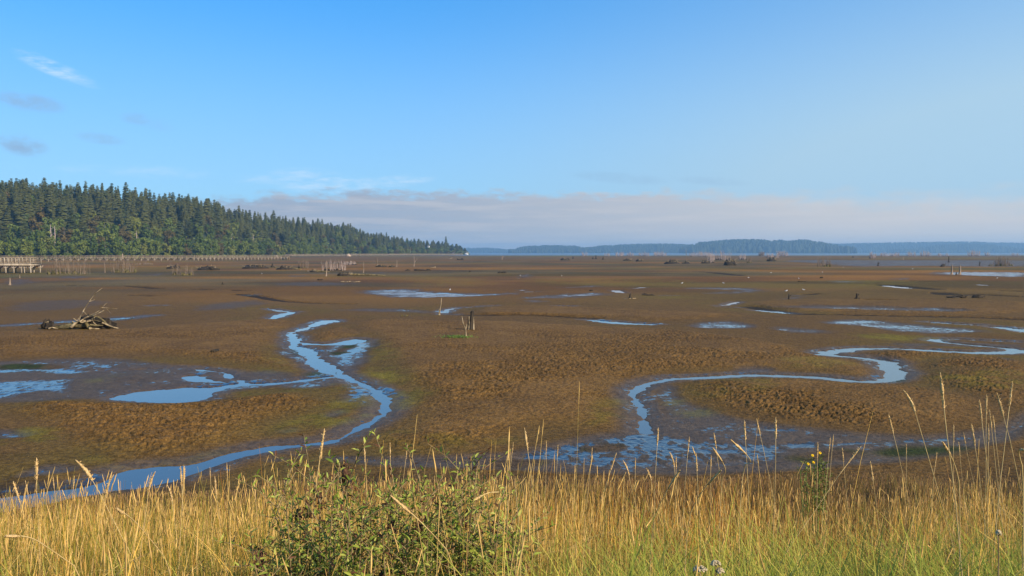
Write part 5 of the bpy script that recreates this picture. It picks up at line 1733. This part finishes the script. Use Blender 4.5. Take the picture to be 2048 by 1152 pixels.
def shrub(px, Y, width, label, tops, seed, dens=1.0, flowers=0):
    """tops: (px, py) tips of its stems in the photo, all rooted near one crown."""
    rn = np.random.default_rng(seed)
    rnd = random.Random(seed)
    bx = px_x(px, Y)
    bz = gz(bx, Y)
    r = empty('leafy_shrub', (bx, Y, bz))
    C_, D_, L_, K_ = [], [], [], []
    for si, (tx, ty) in enumerate(tops):
        Ys = Y + rnd.uniform(-.35, .45)
        x, y, z = at_depth(tx, ty + 30 + rnd.uniform(-6, 10), Ys)
        top = Vector((x - bx, y - Y, z - bz))
        fx = px_x(tx, Ys) - bx
        base = Vector((fx * .55 + rnd.uniform(-.06, .06), (y - Y) * .6, gz(bx + fx * .55, Y + (y - Y) * .6) - bz - .03))
        mid = base.lerp(top, .55) + Vector((rnd.uniform(-.05, .05), rnd.uniform(-.05, .05), .06))
        pts = [tuple(p) for p in chaikin([tuple(base), tuple(mid), tuple(top)], 2, False)]
        pts = [tuple(float(c) for c in p) for p in pts]
        n = len(pts)
        mb = MB(); mb.tube(pts, [.0034 * (1 - .7 * i / (n - 1)) + .0007 for i in range(n)], 5)
        # side shoots
        ln = (top - base).length
        shoots = [(pts, 1.0)]
        for j in range(rnd.randint(4, 7)):
            i = rnd.randint(2, n - 2)
            p = Vector(pts[i]); a = rnd.uniform(0, 6.28); l = rnd.uniform(.12, .3)
            e = p + Vector((math.cos(a) * l * .75, math.sin(a) * l * .75, l * rnd.uniform(.3, .9)))
            m_ = p.lerp(e, .5) + Vector((0, 0, .015))
            sp = [tuple(p), tuple(m_), tuple(e)]
            mb.tube(sp, [.0025, .002, .001], 4, False)
            shoots.append((sp, .7))
        mb.build('stem', M['stem'], r)
        for sp, sc in shoots:
            P_ = np.array(sp)
            seg = np.linalg.norm(np.diff(P_, axis=0), axis=1); cum = np.concatenate([[0], np.cumsum(seg)])
            tot = cum[-1]
            s0 = tot * (.18 if sc == 1 else .15)
            step = .0098 / dens
            k = s0; a = rnd.uniform(0, 6.28)
            while k < tot:
                pt = np.array([np.interp(k, cum, P_[:, c]) for c in range(3)])
                a += 2.4
                tipn = k / tot
                el = rnd.uniform(.0, 1.0) + .5 * (tipn > .9)
                d = np.array([math.cos(a) * math.cos(el), math.sin(a) * math.cos(el), math.sin(el)])
                C_.append(pt); D_.append(d); L_.append(rnd.uniform(.019, .044) * (1.0 if tipn < .93 else .85)); K_.append(rnd.random())
                k += step * rnd.uniform(.6, 1.5) * (1 + 1.1 * max(0, min(1, (pt[2] - .62) / .25)))
    C_, D_, L_, K_ = np.array(C_), np.array(D_), np.array(L_), np.array(K_)
    v, q, t = leaf_set(C_, D_, L_, rn)
    g1, g2, g3, br = np.array([.14, .20, .025]), np.array([.31, .36, .05]), np.array([.54, .52, .12]), np.array([.15, .065, .03])
    u = K_[:, None]
    c = np.where(u < .5, g1 + (g2 - g1) * u * 2, g2 + (g3 - g2) * (u * 2 - 1))
    c = np.where(rn.uniform(0, 1, (len(u), 1)) < .13, br, c)
    mesh_np('foliage', v, [q, t], M['leaf'], r, attrs={'tint': np.repeat(c, 8, 0)})
    for k in range(flowers):
        tx, ty = tops[rnd.randrange(len(tops))]
        x, y, z = at_depth(tx + rnd.uniform(-12, 12), ty + rnd.uniform(30, 90), Y + rnd.uniform(-.3, .3))
        c0 = (x - bx, y - Y, z - bz)
        mb = MB()
        mb.lump(c0, (.012, .012, .03), 7, 6, .5, rnd)
        for j in range(40):
            p = (c0[0] + rnd.gauss(0, .013), c0[1] + rnd.gauss(0, .013), c0[2] + rnd.gauss(0, .026))
            mb.lump(p, (.004, .004, .005), 5, 3, .4, rnd)
        mb.build('dried_flower_head', M['dryflower'], r)
    tag(r, label, 'shrub', 'leafy shrubs in the near grass')


rs = random.Random(21)


def tips(x0, x1, y0, y1, n):
    return [(rs.uniform(x0, x1), rs.uniform(y0, y1)) for _ in range(n)]


shrub(620, 3.7, .5, 'leafy shrub on the left of the clump, with the dark dried flower head', [(568, 934), (590, 945), (548, 960), (622, 915), (648, 922), (610, 965), (585, 985), (640, 960), (665, 985), (600, 1010), (560, 1040), (630, 1040), (655, 1020)] + tips(560, 680, 1040, 1120, 8), 31, flowers=3)
shrub(710, 3.5, .5, 'tallest leafy shrub second from the left in the clump', [(678, 897), (668, 912), (690, 930), (715, 955), (735, 960), (700, 975), (745, 975), (725, 1000), (690, 1005)] + tips(670, 770, 1000, 1110, 12), 32, flowers=2)
shrub(800, 3.6, .5, 'middle leafy shrub of the clump, with upright leafy tips', [(772, 898), (782, 905), (838, 912), (848, 905), (795, 940), (815, 945), (770, 950), (830, 960), (855, 965), (790, 990)] + tips(760, 870, 985, 1110, 13), 33, flowers=2)
shrub(910, 3.8, .5, 'leafy shrub right of the middle, with bare reddish tips', [(935, 890), (953, 912), (930, 915), (906, 950), (925, 955), (880, 960), (895, 985), (870, 945), (940, 965), (915, 1000)] + tips(870, 970, 990, 1110, 13), 34, flowers=2)
shrub(1000, 3.6, .5, 'rightmost and sparsest leafy shrub of the clump', [(1002, 925), (1012, 935), (975, 965), (1000, 970), (1050, 1010), (1040, 1030), (985, 1010)] + tips(950, 1050, 1030, 1130, 8), 35, .8, flowers=1)
shrub(525, 3.3, .3, 'lone dark sprig left of the shrub clump', [(512, 1062), (520, 1070), (530, 1100), (505, 1090)], 36, .7, flowers=2)

# yellow-flowered plant at the foot of the bank
Y = 9.0
bx, bz = px_x(1640, Y), 0
bz = gz(bx, Y)
r = empty('flowering_plant', (bx, Y, bz))
rn = np.random.default_rng(5); rnd = random.Random(5)
C_, D_, L_ = [], [], []
for tx, ty in ((1640, 908), (1624, 913), (1650, 925), (1612, 925), (1630, 930), (1600, 935), (1655, 940), (1640, 935)):
    x, y, z = at_depth(tx, ty, Y)
    top = Vector((x - bx, 0, z - bz))
    mb = MB(); mb.tube([(top.x * .3, 0, -.02), (top.x * .8, 0, top.z * .6), tuple(top)], [.006, .005, .003], 5); mb.build('stem', M['tuft'], r)
    for j in range(60):
        t = rnd.uniform(.55, 1)
        a = rnd.uniform(0, 6.28)
        C_.append((top.x * (.3 + .7 * t) + rnd.uniform(-.03, .03), rnd.uniform(-.05, .05), top.z * t)); D_.append((math.cos(a) * .8, math.sin(a) * .8, .55)); L_.append(rnd.uniform(.03, .06))
v, q, t = leaf_set(np.array(C_), np.array(D_), np.array(L_), rn, .35)
mesh_np('foliage', v, [q, t], M['leaf'], r, attrs={'tint': np.repeat(np.array([.2, .22, .05]) * rn.uniform(.5, 1.2, (len(C_), 1)), 8, 0)})
for tx, ty in ((1640, 906), (1625, 911), (1627, 925), (1616, 928)):
    x, y, z = at_depth(tx, ty, Y - .03)
    mb = MB()
    for j in range(9):
        a = j * .7
        mb.lump((x - bx + math.cos(a) * .009, -.03 + math.sin(a) * .006, z - bz + math.sin(a) * .007), (.007, .005, .007), 6, 4, .2, rnd)
    mb.build('flower', M['petal'], r)
tag(r, 'green plant with small yellow flowers at the foot of the grassy bank', 'plant')

# white yarrow heads in the near grass
for px, py, w, lab in ((1400, 1139, 26, 'larger cream flower head low in the near grass'), (1432, 1128, 18, 'smaller cream flower head just right of the larger one'), (1440, 1143, 15, 'lowest cream flower head, right of the larger one'), (1997, 1067, 8, 'single tiny white flower head in the grass near the right edge')):
    Y = 2.35
    x, y, z = at_depth(px, py, Y)
    g = gz(x, Y)
    r = empty('cream_flower', (x, Y, g))
    rnd = random.Random(int(px))
    mb = MB(); mb.tube([(0, 0, -.02), (.01, 0, (z - g) * .5), (0, 0, z - g)], [.0025, .0022, .0018], 5); mb.build('stem', M['stem'], r)
    mb = MB(); ww = w / F_PX * Y / 2
    for j in range(60):
        a = rnd.uniform(0, 6.28); rr_ = ww * math.sqrt(rnd.random())
        mb.lump((math.cos(a) * rr_, math.sin(a) * rr_ * .8, z - g + .006 * (1 - (rr_ / ww) ** 2) + rnd.uniform(-.003, .003)), (.004, .004, .003), 5, 3, .3, rnd)
    mb.build('flower_head', M['cream'], r)
    tag(r, lab, 'flower', 'cream flower heads in the grass')

# ------------------------------------------------------------------ haze
mb = MB()
mb.box((0, 4300, 44.0), (9600, 4900, 46.6))
m, nt, out = new_mat('haze')
pv = N(nt, 'ShaderNodeVolumePrincipled')
pv.inputs['Color'].default_value = (.40, .70, 1.0, 1)
pv.inputs['Density'].default_value = .00015
pv.inputs['Anisotropy'].default_value = .2
L(nt, pv.outputs[0], out.inputs['Volume'])
HAZE = mb.build('haze', m)
tag(HAZE, kind='stuff')

# ------------------------------------------------------------------ sun and sky
SUN_AZ, SUN_EL = R(128), R(29)       # azimuth clockwise from the view direction (+Y)
sun_dir = Vector((math.sin(SUN_AZ) * math.cos(SUN_EL), math.cos(SUN_AZ) * math.cos(SUN_EL), math.sin(SUN_EL)))
sd = bpy.data.lights.new('sun', 'SUN')
sd.energy = 4.9
sd.angle = R(.5)
sd.color = (1.0, .86, .68)
so = bpy.data.objects.new('sun', sd)
COL.objects.link(so)
so.rotation_euler = sun_dir.to_track_quat('Z', 'Y').to_euler()
so.location = sun_dir * 300

w = bpy.data.worlds.new('World')
SC.world = w
w.use_nodes = True
nt = w.node_tree
nt.nodes.clear()
out = nt.nodes.new('ShaderNodeOutputWorld')
sky = N(nt, 'ShaderNodeTexSky')
sky.sky_type = 'NISHITA'
sky.sun_disc = False
sky.sun_elevation = SUN_EL
sky.sun_rotation = SUN_AZ
sky.altitude = 0
sky.air_density = 1.0
sky.dust_density = .15
sky.ozone_density = 1.6
gm = N(nt, 'ShaderNodeGamma', _Gamma=.62)
L(nt, sky.outputs[0], gm.inputs['Color'])
hs = N(nt, 'ShaderNodeHueSaturation', _Saturation=1.12, _Value=1.0)
L(nt, mixc(nt, 1.0, gm.outputs[0], (.58, 1.14, 1.80), 'MULTIPLY'), hs.inputs['Color'])
bg = N(nt, 'ShaderNodeBackground', _Strength=.15)
tc = N(nt, 'ShaderNodeTexCoord').outputs['Generated']
sep = N(nt, 'ShaderNodeSeparateXYZ')
L(nt, tc, sep.inputs[0])
az = math_n(nt, 'MULTIPLY', math_n(nt, 'ARCTAN2', sep.outputs[0], sep.outputs[1]), 180 / math.pi)
el = math_n(nt, 'MULTIPLY', math_n(nt, 'ARCSINE', sep.outputs[2]), 180 / math.pi)
cv = N(nt, 'ShaderNodeCombineXYZ')
L(nt, az, cv.inputs[0]); L(nt, el, cv.inputs[1])


veil = math_n(nt, 'MULTIPLY', smooth01(nt, el, 18, 3), .52)
side = math_n(nt, 'MULTIPLY', smooth01(nt, az, -12, 42), math_n(nt, 'MULTIPLY_ADD', smooth01(nt, el, 22, 3), .44, .36))
L(nt, mixc(nt, math_n(nt, 'MINIMUM', math_n(nt, 'ADD', veil, side), .92), hs.outputs[0], (2.3, 3.35, 4.15)), bg.inputs['Color'])


def sky_noise(sx, sy, scale, detail, rough, seed=0.0):
    mp = N(nt, 'ShaderNodeMapping')
    mp.inputs['Scale'].default_value = (sx, sy, 1); mp.inputs['Location'].default_value = (seed, seed * .7, seed)
    L(nt, cv.outputs[0], mp.inputs['Vector'])
    return noise(nt, mp.outputs[0], scale, detail, rough)


# low bank of grey cloud along the horizon, its top ragged, starting left of centre
edge = sky_noise(.55, 1.6, 1.0, 6, .62)
edge2 = sky_noise(.08, .2, 1.0, 2, .5, 4)
topv = math_n(nt, 'ADD', math_n(nt, 'MULTIPLY_ADD', edge, 2.2, 2.9), math_n(nt, 'MULTIPLY', edge2, .5))
topv = math_n(nt, 'SUBTRACT', topv, math_n(nt, 'MULTIPLY', smooth01(nt, az, -8, -22), .7))
soft = math_n(nt, 'MULTIPLY_ADD', smooth01(nt, az, 8, 30), 1.6, .75)
bank = math_n(nt, 'DIVIDE', math_n(nt, 'SUBTRACT', topv, el), soft)
bank = smooth01(nt, bank, 0.0, 1.0)
bank = math_n(nt, 'MULTIPLY', bank, smooth01(nt, az, -26, -17))
str_n = sky_noise(.12, 1.6, 1.0, 5, .62, 9)
bankop = math_n(nt, 'MULTIPLY', bank, math_n(nt, 'MULTIPLY_ADD', smooth01(nt, str_n, .3, .7), .14, .83))
ccol = mixc(nt, smooth01(nt, az, -15, 28), (.40, .44, .54), (.72, .69, .68))
ccol = mixc(nt, math_n(nt, 'MULTIPLY', smooth01(nt, str_n, .42, .66), .42), ccol, (.74, .74, .75))
ccol = mixc(nt, math_n(nt, 'MULTIPLY', smooth01(nt, el, 2.0, .1), .35), ccol, (.66, .74, .80))
bgc = N(nt, 'ShaderNodeBackground', _Strength=.72)
L(nt, ccol, bgc.inputs['Color'])
# wisps and a few small grey puffs


def blob(a0, e0, sa, se, tilt=0.0):
    da = math_n(nt, 'SUBTRACT', az, a0); de = math_n(nt, 'SUBTRACT', el, e0)
    de = math_n(nt, 'ADD', de, math_n(nt, 'MULTIPLY', da, tilt))
    da = math_n(nt, 'DIVIDE', da, sa); de = math_n(nt, 'DIVIDE', de, se)
    r2 = math_n(nt, 'ADD', math_n(nt, 'MULTIPLY', da, da), math_n(nt, 'MULTIPLY', de, de))
    return smooth01(nt, r2, 1.0, 0.0)


def ang(px, py):
    x, y, z = ray(px, py)
    return math.degrees(math.atan2(x, y)), math.degrees(math.atan2(z, math.hypot(x, y)))


wn = sky_noise(.6, 2.4, 1.0, 5, .65, 2)
wsp = None
for (px, py, sa, se, tilt, s) in ((110, 138, 2.6, .55, .33, .8), (90, 128, 1.0, .5, .5, .6), (610, 348, 2.6, .5, 0, .5), (560, 360, 3.5, .4, 0, .4), (660, 368, 4.2, .75, 0, .65), (800, 362, 2.8, .5, -.1, .6), (330, 345, 3.4, .5, 0, .28), (200, 340, 3, .4, 0, .2)):
    a0, e0 = ang(px, py)
    b = math_n(nt, 'MULTIPLY', blob(a0, e0, sa, se, tilt), s)
    wsp = b if wsp is None else math_n(nt, 'MAXIMUM', wsp, b)
wsp = math_n(nt, 'MULTIPLY', wsp, math_n(nt, 'MULTIPLY', smooth01(nt, wn, .34, .72), .72))
puf = None
for (px, py, sa, se, s) in ((45, 290, 1.6, .75, .8), (60, 205, 2.2, .65, .6), (275, 238, 1.2, .45, .35), (200, 277, 1.6, .4, .45), (320, 250, 1.0, .5, .2), (1240, 356, 4, .45, .3), (1420, 362, 3, .35, .25)):
    a0, e0 = ang(px, py)
    b = math_n(nt, 'MULTIPLY', blob(a0, e0, sa, se, 0.08), s)
    puf = b if puf is None else math_n(nt, 'MAXIMUM', puf, b)
puf = math_n(nt, 'MULTIPLY', puf, smooth01(nt, sky_noise(.7, 1.4, 1.0, 5, .6, 6), .25, .65))
bgw = N(nt, 'ShaderNodeBackground', _Strength=.9); bgw.inputs['Color'].default_value = (.70, .80, .92, 1)
bgp = N(nt, 'ShaderNodeBackground', _Strength=.75); bgp.inputs['Color'].default_value = (.30, .46, .68, 1)
cur = bg.outputs[0]
for fac, b in ((wsp, bgw), (puf, bgp), (bankop, bgc)):
    mx = N(nt, 'ShaderNodeMixShader')
    L(nt, fac, mx.inputs[0]); L(nt, cur, mx.inputs[1]); L(nt, b.outputs[0], mx.inputs[2])
    cur = mx.outputs[0]
L(nt, cur, out.inputs[0])

SC.view_settings.view_transform = 'Standard'
SC.view_settings.look = 'None'
SC.view_settings.exposure = .4
SC.view_settings.gamma = 1.0
SC.cycles.max_bounces = 6
SC.cycles.volume_bounces = 0
SC.cycles.transparent_max_bounces = 8
